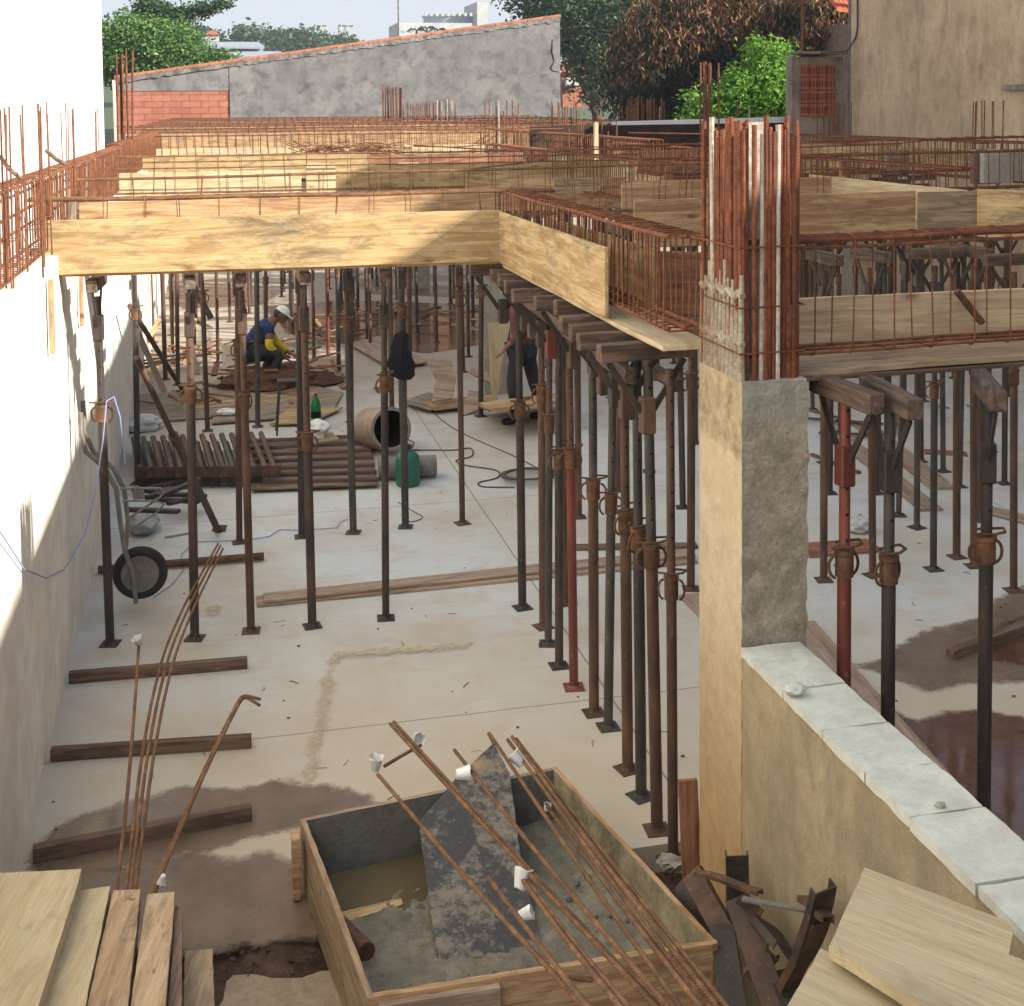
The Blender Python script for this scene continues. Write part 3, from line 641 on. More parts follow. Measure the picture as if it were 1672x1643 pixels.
# trees at upper left
Yl = 47.
bl = [(P(275, 62, 47.), (1.0, 1.0, .7)), (P(310, 85, 47.), (.9, .9, .6)), (P(225, 75, Yl), (1.4, 1.5, 1.0)), (P(200, 95, Yl), (1.2, 1.4, 1.1)), (P(265, 85, Yl), (1.3, 1.4, 1.0)), (P(300, 100, Yl), (.9, 1, .8)), (P(200, 55, Yl), (.8, .9, .8)), (P(240, 110, Yl), (1.8, 1.4, .8))]
tree('round_tree', 'dense mid green rounded tree beside the white building at upper left', P(240, 90, Yl).x, Yl, bl, 24000, .075, .5, LF_mid, .1, 4, r=.2, clump=6, shell=.45)
Yk = 50.
bl = [(P(245, 15, Yk), (.55, .6, .5)), (P(275, 25, Yk), (.7, .6, .35)), (P(265, 40, Yk), (.8, .6, .35)), (P(300, 28, Yk), (.5, .5, .3)), (P(330, 15, Yk), (.6, .5, .22)), (P(358, 7, Yk), (.45, .4, .18)), (P(228, 30, Yk), (.3, .3, .35)), (P(290, 48, Yk), (.5, .5, .2))]
tree('spreading_tree', 'thin dark tree with one long branch reaching right at upper left', P(262, 60, Yk).x, Yk, bl, 8000, .075, .5, LF_dark, .1, 5, r=.06, clump=6, shell=.2)
bl = [(P(358, 96, 47.), (.5, .4, .14)), (P(330, 103, 47.), (.4, .4, .15))]
tree('small_bush', 'small green bush poking above the tiled wall top', P(345, 100, 47.).x, 47., bl, 700, .09, .5, LF_mid, .1, 6, r=.05, clump=6, shell=.2)
far = [('dark rounded hill tree with the broadest crown left of the skyline', 408, 62, 27, 22, 5), ('low dark hill tree between the two larger ones', 447, 68, 22, 15, 6), ('dark hill tree with the tallest crown left of the small white tower', 483, 66, 22, 20, 7), ('dark hill tree just under the small white towers', 515, 70, 20, 18, 8), ('low hill tree beside the red roofed house', 330, 60, 24, 12, 9), ('dark tuft of trees at the foot of the twin towers', 560, 72, 16, 12, 10)]
for lb, px, py, rx, ry, sd_ in far:
    Yh = 185+sd_; k = Yh/F*1.03
    bl = [(P(px, py, Yh), (rx*k*.8, rx*k*.6, ry*k*.8)), (P(px-rx*.5, py+5, Yh), (rx*k*.6, rx*k*.6, ry*k*.6)), (P(px+rx*.5, py+6, Yh), (rx*k*.6, rx*k*.6, ry*k*.55)), (P(px, py+15, Yh), (rx*k*1.1, rx*k*.7, ry*k*.6))]
    tree('hill_tree', lb, P(px, py, Yh).x, Yh, bl, 2600, .38, .6, LF_dark, 0, sd_, r=.4, clump=6, shell=.3)
for k, px in enumerate((680, 697, 715)):
    Yp = 150.; top = P(px, 50-3*(k % 2), Yp); t = thing('palm_tree', (top.x, Yp, 0), ['leftmost', 'middle', 'rightmost'][k]+' of the small palms before the white tower building', 'tree')
    b = MB(); b.tube([(0, 0, 0), (0, 0, top.z)], [.2, .12], 6); link('trunk', b.mesh('t', M['bark']), t)
    b = MB()
    for j in range(11):
        a = j*2.4; dx = V((math.cos(a), math.sin(a), 0)); b.prism([V((0, 0, top.z))-dx.cross(V((0, 0, 1)))*.12, V((0, 0, top.z))+dx*.7+V((0, 0, .3)), V((0, 0, top.z))+dx*1.3-V((0, 0, .2)), V((0, 0, top.z))+dx*.6+V((0, 0, .1))], (0, 0, .04))
    link('frond', b.mesh('f', flat('palm frond', (.05, .09, .04))), t)
# the land rising behind, with its buildings
bm = bmesh.new(); g = [[bm.verts.new((-200+560*i/40, 70+340*j/24, -.4+min(1, max(0, (j-3)/6.))*9.2+1.5*noise.noise(V((i*.3, j*.3, 0)))*(j > 4))) for j in range(25)] for i in range(41)]
for i in range(40):
    for j in range(24): bm.faces.new((g[i][j], g[i+1][j], g[i+1][j+1], g[i][j+1]))
me = bpy.data.meshes.new('hillside'); bm.to_mesh(me); bm.free(); me.materials.append(flat('dull green ground', (.06, .08, .04), .95))
structure(link('hillside', me))
def bldg(name, label, boxes, Yb, roofs=(), wins=(), cat='building', depth=10.):
    c0 = P((boxes[0][0]+boxes[0][2])/2, boxes[0][3], Yb); t = thing(name, (c0.x, Yb, 0), label, cat)
    for (x0_, y0_, x1_, y1_, mat, dy) in boxes:
        a = P(x0_, y0_, Yb+dy); c = P(x1_, y1_, Yb+dy); b = MB()
        b.prism([(a.x-c0.x, dy, a.z), (c.x-c0.x, dy, a.z), (c.x-c0.x, dy, c.z-.0), (a.x-c0.x, dy, c.z)], (0, depth, 0)); link('wall', b.mesh('wall', M[mat]), t)
    for (x0_, y0_, x1_, y1_, mat, dy) in roofs:
        a = P(x0_, y0_, Yb+dy); c = P(x1_, y1_, Yb+dy); b = MB(); b.prism([(a.x-c0.x, dy-.3, c.z), (c.x-c0.x, dy-.3, c.z), (c.x-c0.x-.4, dy+depth*.5, a.z), (a.x-c0.x+.4, dy+depth*.5, a.z)], (0, 0, .2)); link('roof', b.mesh('roof', M[mat]), t)
    for (x0_, y0_, x1_, y1_) in wins:
        a = P(x0_, y0_, Yb-.05); c = P(x1_, y1_, Yb-.05); b = MB(); b.prism([(a.x-c0.x, -.05, a.z), (c.x-c0.x, -.05, a.z), (c.x-c0.x, -.05, c.z), (a.x-c0.x, -.05, c.z)], (0, .04, 0)); link('window', b.mesh('w', M['far_roof']), t)
    return t
t = bldg('tower_building', 'large pale building with a curved upper storey and square tower on the skyline', [(650, 37, 797, 75, 'far_wall', 0), (779, 3, 797, 60, 'far_wall', -.6)], 260., wins=[(655+i*13, 50, 661+i*13, 54) for i in range(7)], depth=14)
a = P(694, 24, 266.); c = P(776, 36, 266.); b = MB(); cx = (a.x+c.x)/2
b.lathe((cx-t.location.x, 8, c.z-1), [((c.x-a.x)/2, 0), ((c.x-a.x)/2, a.z-c.z+.4), ((c.x-a.x)/2+.25, a.z-c.z+.5), ((c.x-a.x)/2+.25, a.z-c.z+.9), (0, a.z-c.z+1.)], 40); link('rotunda', b.mesh('r', M['far_roof'], True), t)
for i in range(9):
    b = MB(); q = P(697+i*9.3, 23, 258.); b.box((q.x-t.location.x, -.5, q.z), (.5, .5, .7)); link('roof_unit', b.mesh('u', M['far_wall']), t)
for lb, xa_, xb_, Yq in (('narrower white water tower on the skyline left of its twin', 515, 535, 300.), ('white open framed tower on the skyline right of its twin', 556, 580, 290.)):
    a = P(xa_, 40, Yq); c = P(xb_, 75, Yq); t = thing('rooftop_tower', ((a.x+c.x)/2, Yq, 0), lb, 'tower'); wq = c.x-a.x; m_ = P(xa_, 56, Yq).z
    b = MB(); b.box((0, 3, (m_+c.z)/2), (wq, 6, m_-c.z)); link('wall', b.mesh('w', M['far_wall']), t)
    b = MB()
    for sx in (-1, 0, 1):
        for yy in (0, 6): b.box((sx*wq*.45, yy, (a.z+m_)/2), (.22, .22, a.z-m_))
    b.box((0, 3, a.z), (wq, 6.2, .3)); link('frame', b.mesh('f', M['far_wall']), t)
bldg('warehouse', 'long low warehouse with a grey metal roof beyond the tiled wall', [(322, 84, 448, 100, 'far_wall', 0), (340, 78, 430, 84, 'far_roof', 1)], 120., roofs=[(318, 68, 432, 80, 'far_roof', 0), (390, 84, 470, 96, 'far_roof', -4)], depth=8)
t = bldg('gabled_house', 'small white gabled house with a red roof among the hill trees', [(335, 56, 358, 68, 'far_wall', 0)], 150., depth=6)
a = P(333, 57, 149.8); m_ = P(346, 49, 149.8); c = P(360, 57, 149.8); b = MB(); lx = t.location.x
b.prism([(a.x-lx, -.2, a.z), (c.x-lx, -.2, c.z), (m_.x-lx, -.2, m_.z)], (0, 6, 0)); link('roof', b.mesh('r', M['tile_red']), t)
bldg('pink_house', 'pink and red roofed houses glimpsed between the tree trunks', [(918, 118, 960, 175, 'tile', 0), (925, 128, 948, 140, 'far_wall', -.5), (968, 128, 990, 165, 'drum_red', .5)], 75., roofs=[(915, 105, 962, 118, 'tile_red', 0), (964, 118, 995, 130, 'tile_red', .6)], depth=4)
rq = [PY(1338, -30, 32.), PY(1425, -30, 32.), PY(1425, 18, 28.5), PY(1366, 10, 28.5)]; t = thing('roof_house', (rq[2].x, 30, 0), 'red clay tiled roof corner at the very top beside the beige wall', 'building')
b = MB(); b.prism([p-t.location for p in rq], (0, 0, -.12)); link('roof', b.mesh('roof', M['tile_red']), t)
b = MB()
for i in range(9):
    f_ = i/8; b.tube([rq[3].lerp(rq[2], f_)-t.location+V((0, 0, .02)), rq[0].lerp(rq[1], f_)-t.location+V((0, 0, .02))], .07, 8)
link('ridge', b.mesh('ridge', M['tile_red'], True), t); list(t.children)[-1]['kind'] = 'stuff'
b = MB(); b.box((2.2, 2.4, (rq[2].z-.1)/2), (2.6, 2.2, rq[2].z-.1)); link('wall', b.mesh('wall', M['drum_red']), t)
# thin antenna and poles
a = P(651, 60, 46.); b = MB(); b.tube([(0, 0, 0), (0, 0, P(651, -40, 46.).z)], .03, 6); t = link('antenna_pole', b.mesh('p', M['tube_grey']), None); t.location = (a.x, 46., 0); tag(t, 'thin grey antenna mast rising behind the gable wall', 'pole')
a = P(1310, 90, 24.6); b = MB(); b.tube([(0, 0, 0), (0, 0, P(1310, -30, 24.6).z)], .035, 8); t = link('steel_pole', b.mesh('p', M['rebar']), None); t.location = (a.x, 24.6, 0); tag(t, 'slender reddish pole standing behind the brick pier', 'pole')

# ------------------------------------------------------------------ formwork boards and reinforcement cages on the deck
CACHE = {}
def cached(key, fn):
    if key not in CACHE: CACHE[key] = fn()
    return CACHE[key]
rc = random.Random(5)
def bar_mesh(L, r, mat, n=6, wav=.0):
    def f():
        b = MB(); k = 8; b.tube([(L*i/k, wav*math.sin(i*1.3), wav*math.cos(i*1.9)) for i in range(k+1)], r, n); return b.mesh('bar', mat, True)
    return cached(('bar', round(L, 3), r, mat.name, wav), f)
def stir_mesh(w_, h, r, mat):
    def f():
        q = .03; pts = []
        for (sy, sz) in ((-1, -1), (1, -1), (1, 1), (-1, 1)):
            cy, cz_ = sy*(w_/2-q), h/2+sz*(h/2-q); a0 = {(-1, -1): 180, (1, -1): 270, (1, 1): 0, (-1, 1): 90}[(sy, sz)]
            for k in range(3): a = R(a0+45*k); pts.append((0, cy+q*math.cos(a), cz_+q*math.sin(a)))
        b = MB(); b.tube(pts, r, 5, closed=True); return b.mesh('stirrup', mat, True)
    return cached(('st', w_, h, r, mat.name), f)
def cage(label, p0, p1, h, w_, sp, rb=.008, rs=.0035, bars=((-1, 0), (1, 0), (-1, 1), (1, 1)), mat='rebar', group='beam cages lying in the formwork', jit=.01, wav=.004, name='rebar_cage', over=0., thick=None):
    p0 = V(p0); p1 = V(p1); L = (p1-p0).length
    t = thing(name, p0, label, 'rebar cage', group); x = (p1-p0).normalized()
    t.rotation_euler = frame(p0, x).to_euler()
    for i, (sy, sz) in enumerate(bars):
        r = thick if (thick and sz == 1) else rb
        mm = (M['rebar_brown'] if mat == 'rebar_brown' else M['rebar_rib']) if r > .009 else M[mat]
        o = link('longitudinal_bar', bar_mesh(L+over, r, mm, 8 if r > .009 else 6, wav), t); y = sy*(w_/2-rs-r); z = rs+r+sz*(h-2*(rs+r))
        o.location = (-over/2+rc.uniform(-.03, .03), y, z)
    n = max(2, int(L/sp)); ns = min(n, 99)
    for i in range(ns):
        o = link('stirrup', stir_mesh(w_, h, rs, M[mat]), t); o.location = (L*(i+.5)/n+rc.uniform(-jit, jit), 0, 0)
        o.rotation_euler = (0, rc.gauss(0, .035), rc.gauss(0, .05))
    return t
def board(label, px0, px1, Y, zt, h=.37, t=.022, mat='ply', group=None, zt1=None):
    """form board parallel to X standing on edge, its ends read at pixels px0, px1"""
    zt1 = zt if zt1 is None else zt1
    a = PY(px0, 300, Y).x; c = PY(px1, 300, Y).x
    return plank('form_board', label, 'form board', (a, Y, zt-h/2), (c, Y, zt1-h/2), t, h, M[mat], group)
def yboard(label, X, y0, y1, zt, h=.37, t=.022, mat='ply', group=None):
    return plank('form_board', label, 'form board', (X, y0, zt-h/2), (X, y1, zt-h/2), t, h, M[mat], group)
# bay left of the column: front edge beam
YA = 9.05
plank('form_board', 'long yellow pine board along the front edge of the deck, half in sunlight, with knots', 'form board', (-1.13, YA+.07, 2.885), (2.02, YA-.07, 2.885), .025, .37, M['ply'], None)
plank('form_board', 'soffit board lying beneath the front edge beam', 'form board', (-1.1, YA+.2, 2.69), (2.0, YA+.06, 2.69), .2, .022, M['ply_dirty'])
cage('brown beam cage with one thick ribbed top bar just behind the long front board', (-1.15, YA+.3, 2.74), (2.3, YA+.12, 2.74), .47, .17, .25, mat='rebar_brown', thick=.0125, over=.25)
board('grained brown board directly behind the front beam cage', 128, 822, 10.65, 3.085, mat='ply_dirty', h=.4)
b = plank('timber_post', 'short grey upright post at the left end of the second board', 'post', PY(118, 365, 10.4)-V((0, 0, .1)), PY(118, 322, 10.4), .1, .05, M['ply_grey'], None, V((1, 0, 0)))
cage('straight pale brown cage spanning wall to column, second from the front', (-1.0, 10.95, 2.83), (4.5, 10.95, 2.87), .43, .16, .25, mat='rebar_brown', rb=.009, over=.3)
cage('thin low cage above the second board', (-1.05, 10.75, 2.68), (2.2, 10.75, 2.68), .42, .12, .31, mat='rebar_brown', rb=.006, rs=.003)
board('pale sunlit board third from the front on the left', 170, 492, 15.9, 3.08, mat='ply_pale')
board('short square plywood block standing over the third board', 500, 548, 15.5, 3.17, h=.4, mat='ply_pale')
board('long pale board, third row, right of the square block', 546, 1010, 16.0, 3.12, mat='ply', zt1=3.13)
board('darker lower board under the right part of the third row', 760, 1085, 14.6, 2.98, mat='ply_dirty')
board('orange stained strip of board beyond the third row', 905, 980, 14.2, 3.0, h=.15, mat='plank_stain')
cage('light cage with three top bars over the third row of boards', (-1.3, 15.4, 2.85), (5.2, 15.4, 2.85), .45, .2, .25, mat='rebar_brown', rb=.008, bars=((-1, 0), (1, 0), (-1, 1), (1, 1), (-1, .85), (-1, .68)))
board('tan board fourth from the front on the left', 210, 604, 21.8, 3.08, mat='ply', h=.4)
board('dark reddish board fourth row, middle of the deck', 604, 855, 21.4, 3.07, mat='ply_red', h=.42)
board('small pale offcut lying against the dark fourth row board', 650, 684, 21.2, 2.93, h=.12, mat='ply_pale')
board('bright sunlit board in the fifth row on the left', 230, 580, 27., 3.07, mat='ply_pale', h=.45)
board('bright board in the fifth row, middle of the deck', 626, 808, 27., 3.07, mat='ply_pale', h=.45)
cage('sunlit close-tied cage in front of the fifth row boards', (-1.7, 26.4, 2.85), (8.4, 26.4, 2.85), .5, .25, .16, rb=.012, rs=.006, mat='rebar_brown')
cage('close-tied cage just past the fifth row boards', (-1.5, 28.4, 2.9), (8.6, 28.4, 2.9), .5, .25, .17, rb=.012, rs=.006, mat='rebar_brown')
b = plank('timber_post', 'small tan block standing at the left end of the fifth row', 'post', PY(219, 252, 24)-V((0, 0, .1)), PY(219, 230, 24), .15, .12, M['ply_dirty'], None, V((1, 0, 0)))
# far cages, raised step by step towards the gable wall
far_names = ['far cage lying below the gable wall, first of the raised rows', 'far cage, second of the raised rows below the gable wall', 'far cage, third of the raised rows below the gable wall', 'far cage, fourth of the raised rows below the gable wall', 'far cage, fifth of the raised rows below the gable wall', 'far cage, sixth of the raised rows below the gable wall', 'far cage, seventh of the raised rows below the gable wall', 'farthest cage, against the foot of the gable wall']
for i, lb in enumerate(far_names):
    y = 30.+1.9*i; z = 2.95+.028*i
    cage(lb, (-2.0+.1*i, y, z), (10.6, y+rc.uniform(-.3, .3), z+rc.uniform(-.02, .03)), .5, .3, .22, rb=.013, rs=.0075, mat='rebar' if i % 2 else 'rebar_brown', group='far rows of cages below the gable wall', bars=((-1, 0), (1, 0), (-1, 1), (1, 1), (-1, .5)))
for i in range(8):
    y = 29.6+1.9*i; z = 2.95+.028*i
    plank('form_board', 'weathered form board between the raised far cages, '+['first', 'second', 'third', 'fourth', 'fifth', 'sixth', 'seventh', 'last'][i]+' row from the front', 'form board', (-2.0+.1*i, y, z+.13), (10.6, y, z+.13), .025, .5, M['ply_red' if i % 3 else 'ply_dirty'])
def ycage(label, X, y0, y1, z, h, w_, sp, **k): return cage(label, (X, y0, z), (X+k.pop('dx', 0), y1, z+k.pop('dz', 0)), h, w_, sp, **k)
# cages running away from the camera
ycage('rusty cage along the top of the left wall, beside the sunlit white building', -1.17, 5.4, 16.6, 2.86, .52, .17, .115, rb=.009, rs=.0045, bars=((-1, 0), (1, 0), (-1, 1), (1, 1), (-1, .5), (1, .55)))
ycage('farther rusty cage continuing the left wall line', -1.22, 16.8, 30, 2.88, .52, .2, .14, rb=.012, rs=.006)
ycage('dense rusty cage over the beam running from the front corner to the column', 2.14, 5.62, 9.35, 2.74, .46, .2, .085, rb=.011, rs=.0048, bars=((-1, 0), (1, 0), (-1, 1), (1, 1), (0, 0), (0, 1), (-1, .96)), jit=.02)
q = PY(585, 228, 24.); sp_ = thing('stirrup_pile', (q.x, 24., 3.05), 'orange heap of loose stirrups lying across the middle of the deck', 'stirrup pile')
for i in range(90):
    u = rc.random(); o = link('stirrup', stir_mesh(.3, .3, .007, M['rebar']), sp_); o.location = (-.9+1.5*u+rc.gauss(0, .15), 1.6-2.6*u+rc.gauss(0, .2), rc.uniform(-.12, .10)); o.rotation_euler = (rc.uniform(-.4, .4), rc.uniform(1.0, 1.9), rc.uniform(0, 3))
ycage('rusty cage receding behind the starter bars at mid deck', 6.2, 17.5, 29.5, 2.85, .5, .25, .16, rb=.012, rs=.006, dx=.4)
ycage('long rusty cage slanting toward the column bars', 4.35, 12.2, 20, 2.8, .46, .2, .14, rb=.01, rs=.005)
ycage('sagging rusty cage beside the slanting pale board at far right', 6.55, 10.2, 20.5, 2.78, .46, .2, .14, rb=.01, rs=.005)
ycage('far rusty cage running under the beige wall', 9.6, 13.2, 23.4, 2.85, .5, .22, .14, rb=.011, rs=.0055)
# beam running to the column
yboard('yellow side board of the beam from the front corner toward the column, near side', 2.0, 6.42, YA-.08, 3.06, h=.37)
yboard('pale side board on the far side of the beam to the column', 2.33, 6.6, 8.9, 3.02, h=.36, mat='ply')
plank('form_board', 'narrow soffit board under the dense cage, ending at the column', 'form board', (2.15, 5.62, 2.665), (2.15, 9.0, 2.665), .26, .025, M['ply_pale'])
# right-hand rows
plank('form_board', 'weathered brown board across the right bay behind the column bars', 'form board', (PY(1035, 350, 9.6).x, 9.6, 2.88), (PY(1494, 335, 9.6).x, 9.6, 2.90), .022, .38, M['ply_dirty'])
plank('form_board', 'grey brown end board with a lighter edge, right of the weathered board', 'form board', (PY(1496, 335, 9.58).x, 9.56, 2.90), (PY(1594, 335, 9.58).x, 9.56, 2.90), .022, .36, M['ply_grey2'])
plank('form_board', 'orange yellow board turning toward the camera at the right edge', 'form board', (PY(1596, 335, 9.5).x, 9.5, 2.9), (PY(1596, 335, 9.5).x+.5, 8.3, 2.9), .022, .4, M['ply'])
yboard('slanting bright yellow board receding at the right behind the grey brown end board', 6.24, 9.75, 12.7, 3.07, mat='ply_pale')
board('brown board crossing behind the column bars, second row on the right', 1015, 1380, 12.2, 3.07, mat='ply_dirty', h=.42)
cage('thin cage over the second row board left and right of the column bars', (4.15, 11.95, 2.83), (6.4, 11.95, 2.83), .34, .14, .27, mat='rebar', rb=.007, rs=.0045)
cage('rusty cage across the right bay, in front of the slanting yellow board', (4.6, 12.3, 2.86), (10.5, 12.3, 2.92), .42, .2, .25, rb=.011, rs=.005)
cage('rusty cage across the right bay, nearer the beige wall', (5.0, 15.2, 2.9), (12.3, 15.2, 2.95), .45, .2, .22, rb=.012, rs=.005, bars=((-1, 0), (1, 0), (-1, 1), (1, 1), (-1, .6)))
yboard('pale board receding at mid deck, left of the dark post', 5.0, 14.9, 18.5, 3.06, mat='ply_pale')
yboard('pale receding board with a square end, behind the column bars on the left', 4.72, 13.2, 14.4, 3.05, mat='ply')
yboard('long pale board receding under the dark edge form', 5.9, 17.5, 22.5, 3.06, mat='ply')
board('orange brown board under the beige wall', 1308, 1470, 18.6, 3.22, mat='ply_dirty', h=.5)
plank('form_board', 'thin pale board slanting below the beige wall at far right', 'form board', (9.2, 19.0, 3.02), (10.6, 15.4, 3.02), .022, .35, M['ply'])
board('small square plywood block standing below the beige wall', 1447, 1481, 16.5, 3.18, h=.3, mat='ply_grey')
board('brown reddish board in front of the dark edge form', 1150, 1300, 19., 3.1, mat='ply_red', h=.4)
board('dark reddish board left of the dark post', 1000, 1165, 21., 3.08, mat='ply_red', h=.4)
a = PY(1595, 268, 14.); c = PY(1760, 266, 14.)
plank('concrete_beam', 'stub of pale concrete beam at the right edge of the deck', 'beam', (a.x, 14, 3.05), (c.x, 14, 3.05), .3, .4, M['conc'])
for px, y0_, y1_, Yp, lb, mt_ in ((1092, 272, 345, 12.6, 'dark brown upright post left of the column bars', 'ply_red'), (1592, 248, 300, 13.2, 'short dark grey upright post at far right of the deck', 'plank_dark'), (973, 200, 268, 18., 'thin pale upright batten at mid deck', 'ply_pale'), (1378, 262, 330, 12.4, 'dark upright at the far end of the slanting yellow board', 'ply_red')):
    plank('timber_post', lb, 'post', PY(px, y1_, Yp), PY(px, y0_, Yp), .09 if Yp < 15 else .06, .06, M[mt_], None, V((0, -1, 0)))
# beam right of the column
zc = 2.62
yb = 5.78
a = PY(1300, 487, yb); c = PY(1720, 469, yb)
plank('form_board', 'pale knotted board along the back of the beam right of the column', 'form board', (a.x, yb, (a.z+zc)/2), (c.x+.3, yb, (c.z+zc)/2+.0), .024, a.z-zc, M['plank_floor'] if 0 else wood('knotted pale board', (.66, .52, .35), (.54, .39, .245), (.32, .22, .15), .45))
plank('form_board', 'layered soffit board carrying the beam right of the column', 'form board', (2.52, 5.48, zc-.02), (c.x+.4, 5.53, zc-.01), .48, .03, M['plank_stain2'])
plank('form_board', 'thin lower packing board under the soffit right of the column', 'form board', (2.5, 5.30, zc-.05), (c.x+.4, 5.36, zc-.04), .14, .02, M['plank_dark'])
cage('large open cage with thick top bars over the beam right of the column', (2.3, 5.38, 2.66), (5.2, 5.45, 2.68), .54, .2, .2, rb=.009, rs=.004, thick=.012, mat='rebar', bars=((-1, 0), (1, 0), (-1, 1), (1, 1), (0, 0), (0, 1), (-1, .93)))
q0, q1 = PY(1562, 475, 5.7), PY(1604, 528, 5.7)
plank('rusty_offcut', 'short rusty brown steel piece leaning on the knotted board', 'steel scrap', q0, q1, .03, .03, M['collar'])

# ------------------------------------------------------------------ column starter bars
def starter(label, X, Y, z0, z1, offs, r=.006, mat='rebar', group=None, lean=.01, ties=(), name='starter_bars'):
    t = thing(name, (X, Y, z0), label, 'starter bars', group)
    for (dx, dy, dh, mm) in offs:
        H = z1-z0+dh; a = V((dx, dy, 0)); b = MB(); k = rc.gauss(0, lean); k2 = rc.gauss(0, lean)
        b.tube([a, a+V((k*H*.5, k2*H*.5, H*.5)), a+V((k*H, k2*H, H))], r, 7 if r > .008 else 5)
        link('bar', b.mesh('bar', M[mm or mat], True), t)
    if ties:
        xs = [o[0] for o in offs]; ys = [o[1] for o in offs]
        for z in ties:
            b = MB(); e = r+.004
            b.tube([(min(xs)-e, min(ys)-e, z), (max(xs)+e, min(ys)-e, z+.005), (max(xs)+e, max(ys)+e, z), (min(xs)-e, max(ys)+e, z)], .004, 5, closed=True); link('tie', b.mesh('tie', M[mat], True), t)
    return t
# main column bars
offs = []
for i in range(13): offs.append((.035+rc.uniform(-.012, .012), .03+.43*i/12+rc.uniform(-.01, .01), rc.uniform(-.1, .02), 'white_bar' if i in (9, ) else None))
for x, dh, mm in ((.03, .0, None), (.055, -.03, None), (.085, -.02, None), (.115, -.06, 'white_bar'), (.135, .02, None), (.205, -.02, None), (.225, -.04, None), (.25, .02, None), (.275, -.08, None)):
    offs.append((x, .015+rc.uniform(-.01, .03), dh, mm))
for i in range(8): offs.append((.07+rc.uniform(-.012, .012), .06+.4*i/8, rc.uniform(-.12, .0), None))
for x, dh, mm in ((.175, -.05, None), (.19, -.02, 'white_bar'), (.268, -.03, None), (.288, .0, None), (.296, -.06, None), (.15, -.03, None)): offs.append((x, .02+rc.uniform(-.008, .03), dh, mm))
for x, dh, mm in ((.08, -.04, None), (.13, 0., 'white_bar'), (.16, -.05, 'white_bar'), (.2, 0., None), (.26, -.03, None)): offs.append((x, .35+rc.uniform(-.05, .05), dh, mm))
ts = starter('dense bundle of thick ribbed rusty bars rising from the plastered column', 2.19, 5.14, 2.5, 3.73, offs, r=.0115, mat='rebar_rib', lean=.006, ties=(.22, .42, .68))
b = MB()
for z in (.26, .47):
    b.tube([(.022, .0+.46*i/12, z+.035*(i/12)*0+.014*math.sin(i*2.1)) for i in range(13)], [.014+.007*abs(math.sin(i*1.7)) for i in range(13)], 7)
for i in range(11): b.tube([(.024, .02+.045*i, .1), (.024, .02+.045*i, .3), (.028, .02+.045*i+.004, .56+.05*math.sin(i*1.9))], [.017, .014, .011], 7)
link('mortar_crust', b.mesh('crust', M['crust'], True), ts)
b = MB(); b.box((.165, .2, .62), (.075, .02, 1.2)); b.box((.24, .22, .4), (.1, .02, .8)); link('pale_strip', b.mesh('strip', M['white_bar']), ts)
# clusters along the left wall
def cl(n, sx, sy, r=random.Random(9)): return [(r.uniform(-sx, sx), r.uniform(-sy, sy), r.uniform(-.05, .05), None) for _ in range(n)]
for lb, px, Yp, n in (('thin starter bars nearest the left edge of the photo', 14, 7.6, 4), ('thin starter bars, second group along the left wall', 60, 8.2, 5), ('thin starter bars, third group along the left wall', 78, 9.2, 3), ('thin starter bars, fourth group along the left wall', 118, 11., 5), ('thin starter bars, fifth group along the left wall', 160, 13.4, 4)):
    q = PY(px, 300, Yp); ztp = PY(px, 176, Yp).z
    starter(lb, q.x, Yp, 2.8, ztp, cl(n, .06, .3), .0055, 'rebar', 'starter bars along the left wall', ties=(.3,))
for i, (x0_, y0_, x1_, y1_, x2_, y2_) in enumerate(((0, 255, 14, 275, 40, 296), (76, 246, 92, 260, 106, 268))):
    b = MB(); pts = [PY(x0_, y0_, 8.3), PY(x1_, y1_, 8.25), PY(x2_, y2_, 8.3)]; b.tube(pts, .014, 7)
    o = link('bent_pipe', b.mesh('p', M['plank_dark'], True)); tag(o, ['short curved brown pipe end poking over the left wall, nearer one', 'short straight brown pipe end poking over the left wall, farther one'][i], 'pipe')
# tall corner bars in front of the brick corner
q = PY(203, 230, 20.); starter('tall rusty column bars in front of the bare brick corner', q.x, 20., 2.7, PY(203, 88, 20.).z, [(-.09, 0, 0, None), (-.05, .1, -.1, None), (0, 0, 0, None), (.06, .05, .05, None), (.1, .1, .05, None), (-.1, .1, -.2, None)], .016, 'rebar', ties=(.3, .6, .9))
q = PY(190, 230, 22.); plank('pale_batten', 'pale upright batten beside the white building edge', 'batten', (q.x, 22, 2.9), (q.x-.02, 22, PY(190, 131, 22.).z), .05, .03, M['cap'], None, V((0, -1, 0)))
# bundles across the deck
def row(label, px0, px1, ytop, Yp, n, r=.009, ztop_j=.08, mat='rebar', z0=2.9, group='starter bars across the deck', depth=.3, ties=(), wh=()):
    a = PY(px0, 300, Yp).x; c = PY(px1, 300, Yp).x; zt_ = PY((px0+px1)/2, ytop, Yp).z; rr = random.Random(px0)
    starter(label, (a+c)/2, Yp, z0, zt_, [((c-a)*((i+.5)/n-.5)+rr.uniform(-.02, .02), rr.uniform(-depth, depth), rr.uniform(-ztop_j, ztop_j*.5), 'white_bar' if i in wh else None) for i in range(n)], r, mat, group, .012, ties)
row('thick block of rusty bars standing against the grey gable wall', 626, 657, 143, 40., 16, .02, .03, ties=(.5,), depth=.15)
row('low row of rusty starter bars right of the thick block at the gable wall', 660, 700, 170, 38., 14, .012)
row('row of whitish and rusty starter bars in the middle of the gable wall', 690, 745, 165, 37., 20, .013, wh=(9, 12, 14, 16, 17, 19))
